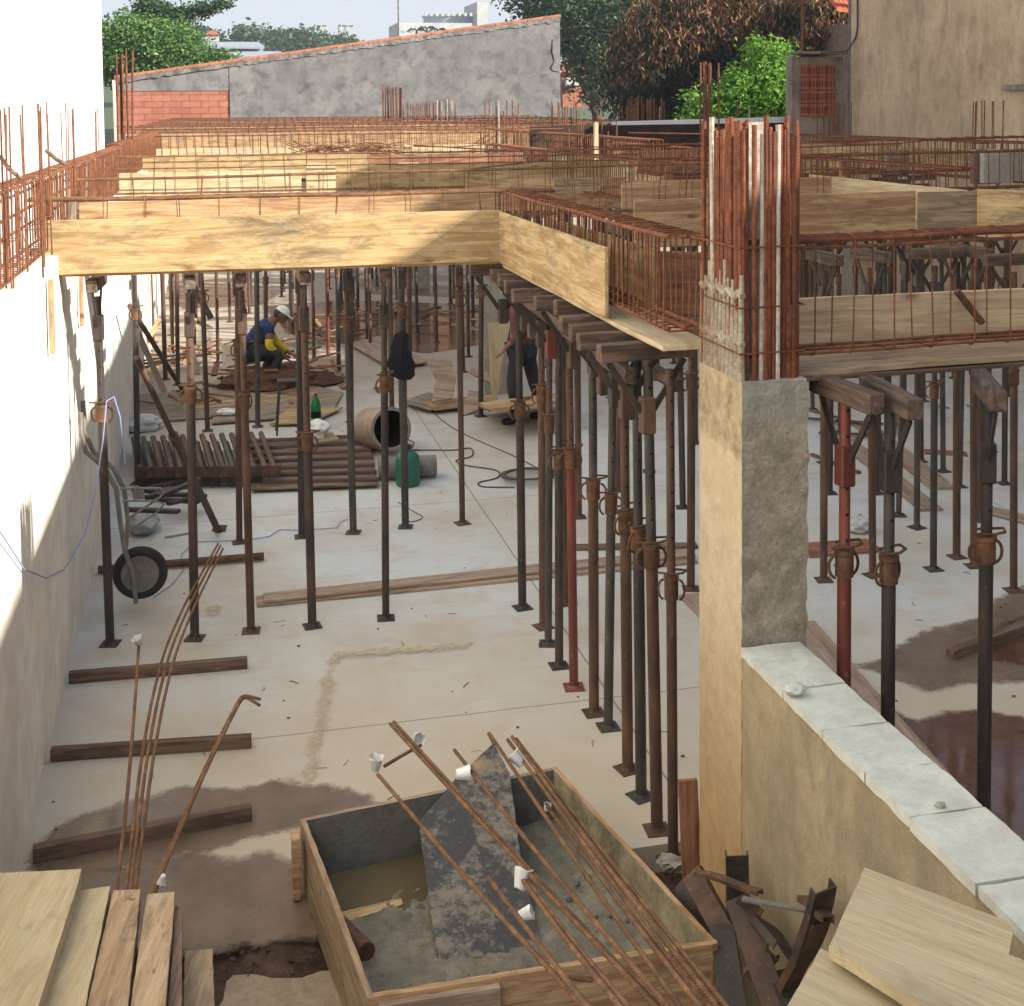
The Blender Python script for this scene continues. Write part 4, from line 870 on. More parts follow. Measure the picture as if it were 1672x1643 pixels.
row('dark starter bars at mid deck, left of centre', 788, 850, 172, 24., 12, .011, .25, wh=(4,))
row('dark starter bars at the right end of the gable wall', 902, 945, 165, 26., 12, .012, .2)
row('dense brown starter bars below the mango tree, left part', 1008, 1050, 165, 26., 14, .012, .2)
row('dense rusty starter bars below the mango tree, tallest block', 1026, 1075, 158, 25.5, 16, .013, .12)
row('short starter bars behind the pale slab edge', 1070, 1092, 168, 26., 8, .011, .15, wh=(2,))
row('tall block of rusty bars in front of the bright green bush', 1146, 1168, 102, 22., 12, .017, .05)
row('few starter bars in front of the bright green bush', 1200, 1225, 168, 25.8, 5, .011, .1, wh=(3,))
row('dark starter bars before the brick pier', 1342, 1380, 166, 21., 12, .009, .05)
row('dark starter bars before the beige wall at far right', 1584, 1634, 165, 15., 9, .0075, .02, depth=.12, ties=(.4,))
row('scattered dark starter bars in front of the dark edge form', 930, 1010, 205, 20., 12, .01, .15)
# loose bars and scrap lying on the deck
rl = random.Random(31)
for i in range(14):
    X = rl.uniform(3., 8.5); Y = rl.uniform(11.5, 22); a = V((X, Y, 3.25+.02*i)); dl = V((rl.uniform(1, 2.5)*rl.choice((-1, 1)), rl.uniform(-1.2, 1.2), rl.uniform(-.05, .08)))
    b = MB(); b.tube([a, a+dl*.5-V((0, 0, .03)), a+dl], .008, 5); o = link('loose_bar', b.mesh('b', M['rebar'], True)); tag(o, 'loose rusty bar lying across the cages of the right half of the deck', 'rebar', 'loose bars on the right half of the deck')

# ------------------------------------------------------------------ plastered column and capped low wall
def rough_box(lo, hi, seg, amp, mats, pick, fr=9., seed=0, taper=None):
    lo = V(lo); hi = V(hi); bm = bmesh.new()
    bmesh.ops.create_cube(bm, size=1)
    for v in bm.verts: v.co = V([lo[i]+(v.co[i]+.5)*(hi[i]-lo[i]) for i in range(3)])
    for ax in range(3):
        n = max(1, int((hi[ax]-lo[ax])/seg))
        for k in range(1, n):
            x = lo[ax]+(hi[ax]-lo[ax])*k/n; nn = V((0, 0, 0)); nn[ax] = 1; co = V((0, 0, 0)); co[ax] = x
            bmesh.ops.bisect_plane(bm, geom=bm.verts[:]+bm.edges[:]+bm.faces[:], plane_co=co, plane_no=nn)
    bm.normal_update()
    for f in bm.faces: f.material_index = pick(f.normal, f.calc_center_median())
    for v in bm.verts:
        n = sum((f.normal for f in v.link_faces), V()); n.normalize(); A = max(amp[f.material_index] for f in v.link_faces)
        v.co += n*A*(noise.noise(v.co*fr+V((seed, 0, 0)))+.5*noise.noise(v.co*fr*3))
        if taper: taper(v)
    me = bpy.data.meshes.new('m'); bm.to_mesh(me); bm.free()
    for m in mats: me.materials.append(m)
    for p in me.polygons: p.use_smooth = True
    try: me.set_sharp_from_angle(angle=R(50))
    except Exception: pass
    return me
cl_ = thing('column', (2.2, 5.12, 0), 'column with smooth tan left face and rough grey front face carrying the rusty bars', 'column')
def pickc(n, c): return 0 if n.x < -.5 else (1 if n.y < -.5 else 2)
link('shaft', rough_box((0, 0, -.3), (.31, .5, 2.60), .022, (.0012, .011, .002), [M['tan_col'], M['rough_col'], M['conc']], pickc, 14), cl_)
lw = thing('low_wall', (2.2, 5.12, 0), 'low tan plastered wall with pale cement cap blocks running toward the camera', 'wall')
link('wall_body', rough_box((-.0, -3.6, -.3), (.25, -.006, 1.405), .09, (.004, .004), [M['tan'], M['rough']], lambda n, c: 1 if n.x > .5 else 0, 7), lw)
ys = [5.10] + [G(x, y, 1.44).y for x, y in ((1272, 1130), (1335, 1195), (1410, 1265), (1480, 1340), (1590, 1450))]+[2.95, 2.5, 2.05]
for i in range(len(ys)-1):
    link('cap_block', rough_box((-.012+.004*math.sin(i*3), ys[i+1]-5.12+.004, 1.408), (.262, ys[i]-5.12-.004, 1.447+.004*math.sin(i*5)), .035, (.005,), [M['cap']], lambda n, c: 0, 11, i), lw)
q = G(1300, 1133, 1.45)
b = MB(); b.blob((0, 0, .02), (.045, .03, .024), .4, 3, 2.2, 2); o = link('mortar_lump', b.mesh('l', M['cap'], True)); o.location = q; tag(o, 'small pale lump of mortar on the wall cap near the column', 'debris')
q = G(1535, 1318, 1.45); b = MB(); b.blob((0, 0, .006), (.018, .013, .012), .4, 2, 2.2, 5); o = link('pebble', b.mesh('l', M['conc'], True)); o.location = q; tag(o, 'tiny pebble on the third cap block of the low wall', 'debris')

# pale concrete column far under the deck, and others
for px, Yp, lb in ((809, 16.6, 'pale concrete column under the deck behind the stacked boards'), (1390, 17.5, 'pale concrete column under the right part of the deck'), (690, 27., 'distant pale concrete column under the deck, left of centre')):
    X = PY(px, 480, Yp).x; c = thing('concrete_column', (X, Yp, 0), lb, 'column'); link('shaft', rough_box((-.16, 0, -.1), (.16, .3, 2.66), .12, (.006,), [M['conc']], lambda n, c: 0), c)

# ------------------------------------------------------------------ steel props
def prop_part(kind, var):
    mat = M[{'dark': 'steel', 'brown': 'steel_brown', 'grey': 'steel_grey', 'red': 'steel_red'}[var]]
    def f():
        b = MB()
        if kind == 'base_plate': b.box((0, 0, .004), (.13, .13, .008), None, .002); b.lathe((0, 0, .006), [(.045, 0), (.034, .02)], 12)
        elif kind == 'outer_tube': b.tube([(0, 0, .008), (0, 0, 1.42)], .0305, 14)
        elif kind == 'inner_tube': b.tube([(0, 0, 1.40), (0, 0, 2.5)], .0245, 12)
        elif kind == 'collar': b.lathe((0, 0, 1.36), [(.0325, 0), (.040, .004), (.040, .10), (.044, .104), (.044, .125), (.026, .128)], 18)
        elif kind == 'handle':
            b.tube([(.038+.036*math.sin(R(a)), .01, 1.41+.052*math.cos(R(a))) for a in range(10, 171, 20)], .007, 6)
        elif kind == 'pin': b.tube([(-.075, -.02, 1.50), (.02, -.045, 1.505), (.07, -.03, 1.51), (.085, .02, 1.51), (.05, .05, 1.5), (-.02, .045, 1.5)], .0065, 6)
        elif kind == 'crosshead': b.box((0, 0, 2.603), (.5, .075, .088), None, .005)
        elif kind == 'sleeve': b.box((0, 0, 2.28), (.07, .07, .18), None, .006)
        elif kind == 'brace':
            b.beam((.03, 0, 2.3), (.2, 0, 2.55), .03, .012, V((0, 1, 0)))
        return b.mesh(kind, {'collar': M['collar'], 'handle': M['collar'], 'pin': M['collar'], 'pin_holes': M['black'], 'crosshead': M['head_wood'], 'brace': M['steel'], 'inner_tube': M[{'dark': 'steel', 'brown': 'steel_brown', 'grey': 'steel_grey', 'red': 'steel_red'}[var]+'_h']}.get(kind, mat), kind in ('outer_tube', 'inner_tube', 'collar', 'handle', 'pin'))
    return cached(('prop', kind, var), f)
rp = random.Random(77)
def prop(x, y, label, var=None, head=True, zc=0., group=None, tilt=True, detail=True, rz=None, hr=0., hx=0., hz=0.):
    var = var or rp.choice(['dark', 'dark', 'brown', 'brown', 'grey'])
    t = thing('steel_prop', (x, y, 0), label, 'prop', group)
    t.rotation_euler = (rp.gauss(0, .007) if tilt else 0, rp.gauss(-.003, .009) if tilt else 0, 0)
    a = rp.uniform(-.6, .6) if rz is None else rz
    wf = rp.uniform(.84, 1.1)
    link('base_plate', prop_part('base_plate', var), t).rotation_euler = (0, 0, rp.uniform(-.3, .3))
    ot = link('outer_tube', prop_part('outer_tube', var), t); ot.scale = (wf, wf, (1.42+zc)/1.42)
    var2 = var if rp.random() < .6 else rp.choice(['brown', 'grey'])
    it = link('inner_tube', prop_part('inner_tube', var2), t)
    c = link('collar', prop_part('collar', var), t); c.location = (0, 0, zc); c.rotation_euler = (0, 0, a); c.scale = (wf, wf, 1); it.scale = (wf, wf, 1)
    if detail:
        link('handle', prop_part('handle', var), c); link('handle', prop_part('handle', var), c).rotation_euler = (0, 0, R(170)); link('pin', prop_part('pin', var), c)
    if head:
        h = link('crosshead', prop_part('crosshead', var), t); h.location = (hx, 0, hz); h.rotation_euler = (0, 0, rp.gauss(0, .05)+hr)
        if detail or rp.random() < .6:
            link('sleeve', prop_part('sleeve', var), h); link('brace', prop_part('brace', var), h); link('brace', prop_part('brace', var), h).rotation_euler = (0, 0, R(180))
    return t
ORD = ['first', 'second', 'third', 'fourth', 'fifth', 'sixth', 'seventh', 'eighth', 'ninth', 'tenth', 'eleventh', 'twelfth']
VN = {'dark': 'dark', 'brown': 'brown', 'grey': 'grey', 'red': 'red painted'}
# front row under the long board
for i, (x, y, v, z) in enumerate([(180, 1052, 'dark', .25), (318, 1043, 'dark', .35), (410, 1031, 'brown', .28), (510, 1023, 'dark', -.05), (630, 1010, 'dark', .35)]):
    p = G(x, y); prop(p.x, p.y, f'{VN[v]} steel prop, {ORD[i]} from the left wall in the row under the long front board', v, True, z, 'props in the row under the front board', hr=R(90))
# second row from the left wall
for i, (x, y, v, z) in enumerate([(391, 886, 'brown', .3), (493, 877, 'dark', .5), (577, 870, 'grey', .45), (662, 861, 'grey', .55), (755, 855, 'brown', .65)]):
    p = G(x, y); prop(p.x, p.y, f'{VN[v]} steel prop, {ORD[i]} from the left in the second row, behind the front row', v, True, z, 'props in the second row', hr=R(90))
# the column row
R_ = [(853, 993, 'dark', .1), (887, 1024, 'brown', .3), (895, 1052, 'grey', .15), (913, 1088, 'dark', .0), (937, 1123, 'red', .1), (970, 1165, 'brown', .0), (993, 1188, 'grey', -.03), (1025, 1257, 'brown', .03), (1047, 1301, 'grey', .03), (1073, 1356, 'brown', .04), (1099, 1404, 'brown', -.02)]
for i, (x, y, v, z) in enumerate(R_):
    p = G(x, y); lb = 'the only red painted steel prop in the dense row leading to the column' if v == 'red' else f'{VN[v]} steel prop, {ORD[i]} from the far end of the dense row leading to the column'
    prop(p.x, p.y, lb, v, True, z, 'props in the dense row leading to the column', hx=-.12)
# right of the column, beneath the beam
for i, (x, y, v, z, lb) in enumerate([(1380, 655, 'red', .36, 'red painted steel prop just right of the column under the right beam'), (1453, 662, 'dark', .36, 'dark steel prop with round handles beside the red one under the right beam'), (1613, 650, 'dark', .40, 'dark steel prop rising past the low wall near the right edge')]):
    p = G(x, y, 2.5); prop(p.x, p.y, lb, v, True, z, hr=R(90)+(.1, -.12, -.35)[i], hz=-.065, tilt=False)
# other nearer props seen past the rows, read off the floor
near = [(1128, 962, 'brown'), (925, 985, 'brown'), (1115, 829, 'dark'), (945, 845, 'brown'), (1345, 948, 'brown'), (1425, 940, 'brown'), (1497, 862, 'grey'), (1524, 930, 'grey'), (1562, 910, 'brown'), (1590, 925, 'brown'), (1655, 965, 'brown'), (1355, 806, 'dark'), (1432, 806, 'dark'), (1467, 842, 'grey'), (1600, 850, 'brown'), (1640, 790, 'dark'), (1540, 770, 'grey'), (1010, 800, 'brown'), (1060, 770, 'dark'),
        (421, 697, 'grey'), (339, 704, 'brown'), (536, 583, 'red'), (574, 690, 'dark'), (640, 685, 'brown'), (655, 675, 'grey'), (356, 592, 'brown'), (785, 680, 'dark'), (225, 790, 'dark'), (713, 560, 'brown'), (600, 560, 'dark'), (500, 560, 'dark'), (270, 620, 'brown'), (250, 560, 'dark')]
for i, (x, y, v) in enumerate(near):
    p = G(x, y)
    side = 'right of the column' if x > 1300 else ('behind the dense row' if x > 900 else 'in the open middle ground on the left')
    grp = [q_ for q_ in near if (q_[0] > 1300) == (x > 1300) and (q_[0] > 900) == (x > 900)]; grp.sort(); k_ = grp.index((x, y, v))
    OR2 = ORD+['thirteenth', 'fourteenth', 'fifteenth', 'sixteenth']
    prop(p.x, p.y, f'{VN[v]} prop {side}, {OR2[k_]} foot from the left', v, True, rp.uniform(0, .6), 'steel props standing ' + side, detail=p.y < 16, hr=rp.choice([0, R(90)]))
# the crowd far under the deck
used = [(G(x, y).x, G(x, y).y) for x, y, _ in near]
cnt = 0
for j in range(13):
    for i in range(13):
        X = -.55+i*1.02+rp.uniform(-.25, .25); Y = 18.2+j*1.05+rp.uniform(-.3, .3)
        if X > 12 or any(abs(X-u[0]) < .35 and abs(Y-u[1]) < .35 for u in used): continue
        s_ = prop(X, Y, 'thin dark steel prop in the crowd far under the deck', None, True, rp.uniform(0, .8), 'crowd of props far under the deck', detail=False); cnt += 1
for j in range(6):
    for i in range(6):
        X = 5.2+i*.95+rp.uniform(-.2, .2); Y = 11.2+j*1.15+rp.uniform(-.25, .25)
        if any(abs(X-u[0]) < .3 and abs(Y-u[1]) < .3 for u in used): continue
        prop(X, Y, 'steel prop in the crowd under the right part of the deck', None, True, rp.uniform(0, .8), 'crowd of props under the right part of the deck', detail=False)
# leaning props and bearers
def pole(name, label, cat, p0, p1, r, mat, group=None, n=10):
    p0 = V(p0); p1 = V(p1); b = MB(); b.tube([(0, 0, 0), (0, 0, (p1-p0).length)], r, n); o = link(name, b.mesh(name, M[mat], True)); o.location = p0
    o.rotation_euler = (p1-p0).to_track_quat('Z', 'Y').to_euler(); return tag(o, label, cat, group)
t = thing('leaning_prop', G(357, 868), 'brown steel prop leaning diagonally toward the left wall', 'prop'); d = PY(185, 505, 9.9)-G(357, 868)
t.rotation_euler = d.to_track_quat('Z', 'Y').to_euler()
link('outer_tube', prop_part('outer_tube', 'brown'), t); link('inner_tube', prop_part('inner_tube', 'brown'), t); link('collar', prop_part('collar', 'brown'), t); link('base_plate', prop_part('base_plate', 'brown'), t)
pole('leaning_pole', 'thin dark pole leaning behind the first props at left', 'pole', G(300, 640), PY(212, 500, 14.), .03, 'steel_brown')
pole('leaning_pole', 'short dark pole leaning steeply near the top of the left props', 'pole', PY(345, 520, 17), PY(300, 440, 17.2), .04, 'steel')
plank('bearer_beam', 'long dark bearer running under the crossheads toward the column', 'bearer', (2.05, 6.2, 2.42), (2.14, 10.2, 2.50), .05, .08, M['head_wood'])
plank('bearer_beam', 'second dark bearer under the crossheads, beside the first', 'bearer', (2.24, 6.0, 2.40), (2.3, 10.4, 2.50), .05, .06, M['plank_dark'])
plank('timber_plate', 'upright reddish panel seen through the cage left of the column', 'panel', PY(1056, 490, 7.6), PY(1150, 492, 7.6), .03, .62, M['ply_red'])
for i, (px, y0_, y1_) in enumerate(((86, 578, 455), (134, 532, 452))):
    a = PX(px, y0_, XW+.03); c = PX(px-2, y1_, XW+.03)
    plank('batten', ['brown batten fixed to the left wall, nearer one', 'brown batten fixed to the left wall, farther one'][i], 'batten', a, (a.x, a.y, c.z), .05, .03, M['ply_dirty'], None, V((1, 0, 0)))
# ------------------------------------------------------------------ boards lying on the floor
def fboard(label, a, c, wpx, mat='plank_floor', t=.03, z=0., name='floor_board', cat='board', group=None):
    """a, c: pixel ends of the near lower edge on the floor; wpx: width in metres"""
    p0 = G(*a, z); p1 = G(*c, z); d = (p1-p0).normalized(); n = V((-d.y, d.x, 0))
    if n.y < 0: n = -n
    return plank(name, label, cat, p0+n*wpx/2+V((0, 0, t/2)), p1+n*wpx/2+V((0, 0, t/2)), wpx, t, M[mat], group)
fboard('brown square timber lying from the left wall, farthest of the three', (112, 1118), (404, 1093), .05, 'plank_dark', .075, name='square_timber', cat='timber')
fboard('brown square timber lying from the left wall, middle of the three', (82, 1245), (410, 1223), .05, 'plank_dark', .075, name='square_timber', cat='timber')
fboard('brown damp square timber lying askew in the wet patch, nearest of the three', (54, 1412), (412, 1342), .055, 'plank_dark', .08, name='square_timber', cat='timber')
fboard('long dusty board lying across the bay floor, under another', (420, 993), (1140, 921), .2, 'plank_floor', .022)
fboard('second long dusty board stacked on the one across the bay floor', (432, 986), (1136, 910), .17, 'plank_floor', .022, .024)
fboard('thin brown board on the floor behind the dense prop row', (940, 900), (1140, 897), .1, 'plank_dark', .03)
fboard('reddish board end lying beside the column at left', (1108, 975), (1142, 1010), .3, 'plank_floor', .02)
fboard('brown board lying at the foot of the props right of the column', (1322, 912), (1442, 902), .3, 'ply_red', .025)
fboard('long dusty board lying along the right foot of the low wall', (1330, 1020), (1672, 1408), .24, 'plank_floor', .03)
fboard('brown timber lying in the muddy puddle at right', (1558, 1080), (1690, 1030), .07, 'plank_dark', .07, name='square_timber', cat='timber')
fboard('long dusty board running away beneath the right beam', (1420, 690), (1560, 800), .25, 'plank_floor', .03)
fboard('long dusty board lying beside the first beneath the right beam', (1395, 720), (1540, 835), .22, 'plank_floor', .03)
fboard('short reddish board crosswise beneath the right beam', (1510, 742), (1580, 746), .16, 'ply_red', .02)
fboard('board on the floor at the far right between props', (1590, 835), (1720, 870), .2, 'plank_floor', .03)
fboard('thin dark strip on the floor near the column, right side', (1322, 745), (1400, 775), .05, 'plank_dark', .03)
# floor sheets and mats around the worker
for i, (px, mt_, lb) in enumerate([
        ([(210, 690), (545, 668), (560, 640), (480, 622), (215, 645)], 'ply_grey', 'weathered plywood sheet on the floor in front of the crouching worker'),
        ([(300, 668), (500, 655), (520, 640), (300, 650)], 'plank_stain', 'orange stained strip lying on the plywood sheet'),
        ([(345, 690), (480, 680), (490, 665), (350, 672)], 'ply_grey', 'grey board lying beyond the stacked props'),
        ([(440, 692), (505, 690), (560, 665), (470, 668)], 'ply', 'tan board lying by the green bottle'),
        ([(410, 798), (618, 790), (600, 712), (400, 716)], 'plank_dark', 'dark flat steel form panel on the floor right of the stacked props'),
        ([(505, 620), (560, 620), (548, 580), (500, 585)], 'plank_stain', 'tan sheet on the floor right of the worker'),
        ([(570, 560), (640, 600), (700, 590), (620, 548)], 'plank_floor', 'pale board on the floor beyond the hanging jacket'),
        ([(655, 655), (700, 668), (760, 662), (700, 640)], 'ply_grey', 'thin board on the floor before the stacked boards')]):
    slab('floor_sheet', lb, 'sheet', [G(x, y, .03+.006*i) for x, y in px], .02, M[mt_])
# ------------------------------------------------------------------ stacked steel props lying on the floor
for i in range(14):
    a = PY(0, 0, 1)  # placeholder row start
    x0_ = 218+i*16; A = G(x0_, 716-.6*i, .18); B = G(228+i*16+rp.uniform(-2, 2)+ (i*1.2), 772-.2*i, .18)
    t = thing('stored_prop', B, f'stored rusty tube prop lying flat, {(ORD+["thirteenth", "fourteenth"])[i]} from the left of the upper layer', 'prop', 'steel props stored lying side by side')
    t.rotation_euler = ((A-B)).to_track_quat('Z', 'Y').to_euler()
    L = (A-B).length; vs_ = rp.choice(['grey', 'brown', 'brown'])
    o = link('outer_tube', prop_part('outer_tube', vs_), t); o.scale = (1, 1, L/1.42)
    o = link('base_plate', prop_part('base_plate', 'brown'), t).scale = (.85, .85, 1)
for i in range(12):
    A = G(226+i*16, 724, .08); B = G(238+i*16.5, 784, .08)
    t = thing('stored_prop', B, f'stored rusty tube prop under the upper layer, {ORD[i]} from the left', 'prop', 'lower layer of stored steel props'); t.rotation_euler = (A-B).to_track_quat('Z', 'Y').to_euler()
    link('outer_tube', prop_part('outer_tube', 'brown'), t).scale = (1, 1, (A-B).length/1.42); link('base_plate', prop_part('base_plate', 'dark'), t)
for i in range(7):
    a = G(405+i*4, 722+i*11, .06); c = G(600+i*3, 712+i*12, .06)
    pole('steel_pipe', f'dark steel pipe lying flat right of the stored props, {ORD[i]} from the back', 'pipe', a, c, .028, 'steel' if i % 2 else 'steel_brown', 'pipes lying flat beside the stored props', 8)
# scrap of bent steel beside the wheelbarrow
for i in range(9):
    a = G(rp.uniform(205, 290), rp.uniform(795, 835), .05+.03*i); dl = V((rp.uniform(.2, .55), rp.uniform(-.3, .3), rp.uniform(-.03, .06)))
    plank('steel_offcut', 'dark steel offcut in the heap behind the wheelbarrow', 'steel scrap', a, a+dl, .06, .035, M['steel'], 'steel offcuts heaped behind the wheelbarrow')
pole('rusty_pipe', 'rusty brown pipe lying beside the wheelbarrow wheel', 'pipe', G(160, 930, .04), G(431, 908, .04), .032, 'collar')
fboard('small splinter of wood near the leaning prop foot', (270, 880), (316, 872), .03, 'plank_floor', .015, name='wood_splinter', cat='wood scrap')

# ------------------------------------------------------------------ wheelbarrow standing on end against the left wall
wc = PY(229, 935, 10.05); wb = thing('wheelbarrow', (wc.x, wc.y, 0), 'old wheelbarrow frame tipped up against the left wall, wheel at the bottom', 'wheelbarrow')
def rel(x, y, Yp): return PY(x, y, Yp)-V((wc.x, wc.y, 0))
wm = Matrix.Rotation(R(90), 4, 'X'); rz_ = wc.z
b = MB(); b.lathe((0, 0, rz_), [(.14, -.035), (.17, -.045), (.195, -.03), (.205, 0), (.195, .03), (.17, .045), (.14, .035)], 40, wm); ty = link('wheel', b.mesh('tyre', M['rubber'], True), wb)
b = MB(); b.lathe((0, -.0, rz_), [(.0, -.03), (.03, -.03), (.035, -.012), (.10, -.018), (.13, -.03), (.145, -.032), (.145, .032), (.0, .02)], 36, wm); link('rim', b.mesh('rim', M['tube_grey'], True), ty)
for s_, nm in ((0, 'handle'), (1, 'handle')):
    dy = .22*s_; k_ = 13*s_; pts = [rel(222-18*s_, 985-20*s_, 9.95+dy), rel(218-18*s_, 940-10*s_, 9.95+dy), rel(203+2*s_, 895, 9.95+dy), rel(196+k_, 850, 10+dy), rel(190+k_, 800, 10.02+dy), rel(172+k_, 765, 10.02+dy), rel(140+k_, 738, 10+dy), rel(121+k_, 705, 9.98+dy), rel(112+k_, 675-20*s_, 9.98+dy)]
    pts = [p if p.x+wc.x > XW+.02 else V((XW+.03-wc.x, p.y, p.z)) for p in pts]
    b = MB(); b.tube(pts, .018, 8); link(nm, b.mesh('h', M['tube_grey'], True), wb)
b = MB(); b.tube([rel(197, 798, 9.95), rel(262, 797, 9.9), rel(268, 803, 9.9), rel(262, 812, 9.9), rel(212, 845, 9.95)], .009, 6); link('leg', b.mesh('l', M['tube_grey'], True), wb)
b = MB(); b.tube([rel(200, 818, 9.95), rel(255, 818, 9.9), rel(268, 823, 9.9), rel(255, 838, 9.9), rel(208, 868, 9.98)], .009, 6)
link('leg', b.mesh('l', M['tube_grey'], True), wb)
b = MB(); b.tube([(0, -.09, rz_), (0, .12, rz_)], .01, 8); b.box(rel(226, 808, 9.93), (.08, .01, .07)); link('axle', b.mesh('a', M['tube_grey'], True), wb)
# blue cord
b = MB(); b.tube([PX(-20, 840, XW+.02), PX(8, 880, XW+.03), PX(40, 930, XW+.02), PX(75, 944, XW+.04), PY(105, 930, 9.), PY(140, 870, 9.2), PY(158, 790, 9.3), PY(168, 720, 9.32), PY(174, 655, 9.3), PY(186, 648, 9.36), PY(196, 680, 9.4), PY(205, 760, 9.5)], .0045, 6)
tag(link('blue_cord', b.mesh('c', M['blue_cord'], True)), 'blue cord looping from the left wall up over the first prop collar', 'cord')
b = MB(); b.tube([G(x, y, .008) for x, y in ((250, 975), (280, 955), (300, 930), (296, 905), (320, 885), (400, 882), (440, 876), (456, 865), (490, 866), (550, 862), (556, 852), (568, 848))], .0042, 6)
tag(link('blue_cord', b.mesh('c', M['blue_cord'], True)), 'blue cord lying on the floor behind the front props', 'cord')
def cablef(label, pts, r=.008, mat='cable'):
    b = MB(); q = [G(x, y, r) for x, y in pts]; out = []
    for i in range(len(q)-1):
        p0, p1, p2, p3 = q[max(i-1, 0)], q[i], q[i+1], q[min(i+2, len(q)-1)]
        for k in range(5):
            t_ = k/5; out.append(.5*((2*p1)+(p2-p0)*t_+(2*p0-5*p1+4*p2-p3)*t_**2+(3*p1-p0-3*p2+p3)*t_**3))
    b.tube(out+[q[-1]], r, 6); tag(link('cable', b.mesh('c', M[mat], True)), label, 'cable')
cablef('grey cable winding across the floor from the green jug to the coil', [(670, 735), (700, 735), (740, 735), (768, 732), (770, 745), (745, 752), (760, 760), (810, 768), (812, 780), (782, 788), (790, 795), (840, 796)])
cablef('thin cable running across the floor toward the dense prop row', [(670, 650), (700, 665), (720, 685), (760, 710), (850, 750), (920, 790)], .006)
cablef('short wire curled on the floor near the drum', [(650, 820), (675, 835), (690, 845), (670, 852), (655, 840)], .004)
b = MB()
for k in range(5):
    c0 = G(860, 774, .02+.018*k); b.tube([c0+V((.27*math.cos(a_*.5236)+.01*k, .2*math.sin(a_*.5236), 0)) for a_ in range(12)], .012, 6, closed=True)
tag(link('cable_coil', b.mesh('c', M['cable'], True)), 'coil of black cable on the floor behind the dense prop row', 'cable coil')
# ------------------------------------------------------------------ drum, tank, jug, bottle, bag
q = G(628, 748); dr = thing('steel_drum', q, 'pale rusty drum lying on its side with its open end toward the camera', 'drum')
mx = Matrix.Rotation(R(78), 4, 'X'); mx = Matrix.Rotation(R(14), 4, 'Z') @ mx
b = MB(); b.lathe((0, .35, .24), [(.20, .34), (.235, .34), (.235, .1), (.24, .09), (.235, .08), (.235, -.3), (.0, -.3)], 36, mx); link('shell', b.mesh('s', M['drum_red'], True), dr)
b = MB(); b.lathe((0, .35, .24), [(.222, .345), (.222, -.26), (0, -.26)], 36, mx); link('inside', b.mesh('s', M['rubber'], True), dr)
q0, q1 = G(618, 765, .12), G(712, 760, .12)
t = pole('gas_cylinder', 'long grey mottled cylinder lying on the floor behind the green jug', 'cylinder', q0, q1, .11, 'tank_grey', None, 20)
q = G(666, 792); t = thing('green_jug', q, 'round shouldered teal green jug standing beside the drum', 'jug')
b = MB(); b.lathe((0, 0, 0), [(0, .005), (.11, .0), (.125, .02), (.125, .25), (.115, .30), (.07, .345), (.035, .355), (.035, .38)], 28); link('body', b.mesh('b', M['green_tank'], True), t)
b = MB(); b.lathe((0, 0, .38), [(.04, 0), (.04, .035), (0, .037)], 16); b.tube([(-.04, 0, .37), (-.07, 0, .43), (0, 0, .47), (.07, 0, .43), (.04, 0, .37)], .008, 6); link('valve', b.mesh('v', M['steel'], True), t)
q = G(516, 689); t = thing('soda_bottle', q, 'green plastic soda bottle with dark label and red cap', 'bottle')
b = MB(); b.lathe((0, 0, 0), [(0, 0), (.055, .0), (.062, .02), (.062, .2), (.05, .25), (.02, .31), (.016, .33)], 20); link('body', b.mesh('b', M['green_bottle'], True), t)
b = MB(); b.lathe((0, 0, .06), [(.0635, 0), (.0635, .08)], 20); link('label', b.mesh('l', M['black'], True), t)
b = MB(); b.lathe((0, 0, .328), [(.02, 0), (.02, .025), (0, .026)], 14); link('cap', b.mesh('c', M['steel_red'], True), t)
q = G(515, 712, .12); b = MB(); b.blob((0, 0, .07), (.16, .12, .11), .3, 4, 1.8, 3); o = link('white_bag', b.mesh('w', M['white_plastic'], True)); o.location = q; tag(o, 'crumpled white plastic bag on a board by the dark panels', 'bag')
fboard('tan board piece under the white bag', (495, 728), (555, 722), .4, 'plank_stain', .03, .08)
q = G(225, 702, .0); b = MB(); b.blob((0, 0, .07), (.28, .2, .1), .35, 4, 2., 8); o = link('plastic_sheet', b.mesh('w', flat('clear plastic heap', (.42, .45, .47), .25), True)); o.location = q; tag(o, 'crumpled translucent plastic sheeting by the left wall', 'plastic sheet')
q = G(375, 676, .05); b = MB(); b.blob((0, 0, .03), (.16, .1, .04), .4, 4, 2., 9); o = link('white_cloth', b.mesh('w', M['white_plastic'], True)); o.location = q; tag(o, 'small crumpled white cloth on the floor left of the bottle', 'cloth')
q = G(235, 868, .0); b = MB(); b.blob((0, 0, .08), (.14, .2, .09), .3, 4, 2., 9); o = link('plastic_bag', b.mesh('w', flat('grey plastic', (.3, .31, .3), .3), True)); o.location = q; tag(o, 'dull grey plastic bag behind the wheelbarrow wheel', 'bag')
q = G(1402, 868); b = MB(); b.blob((0, 0, .06), (.13, .1, .07), .35, 4, 2., 12); o = link('plastic_bag', b.mesh('w', flat('pale plastic', (.5, .5, .48), .25), True)); o.location = q; tag(o, 'pale plastic bag lying behind the red prop on the right', 'bag')
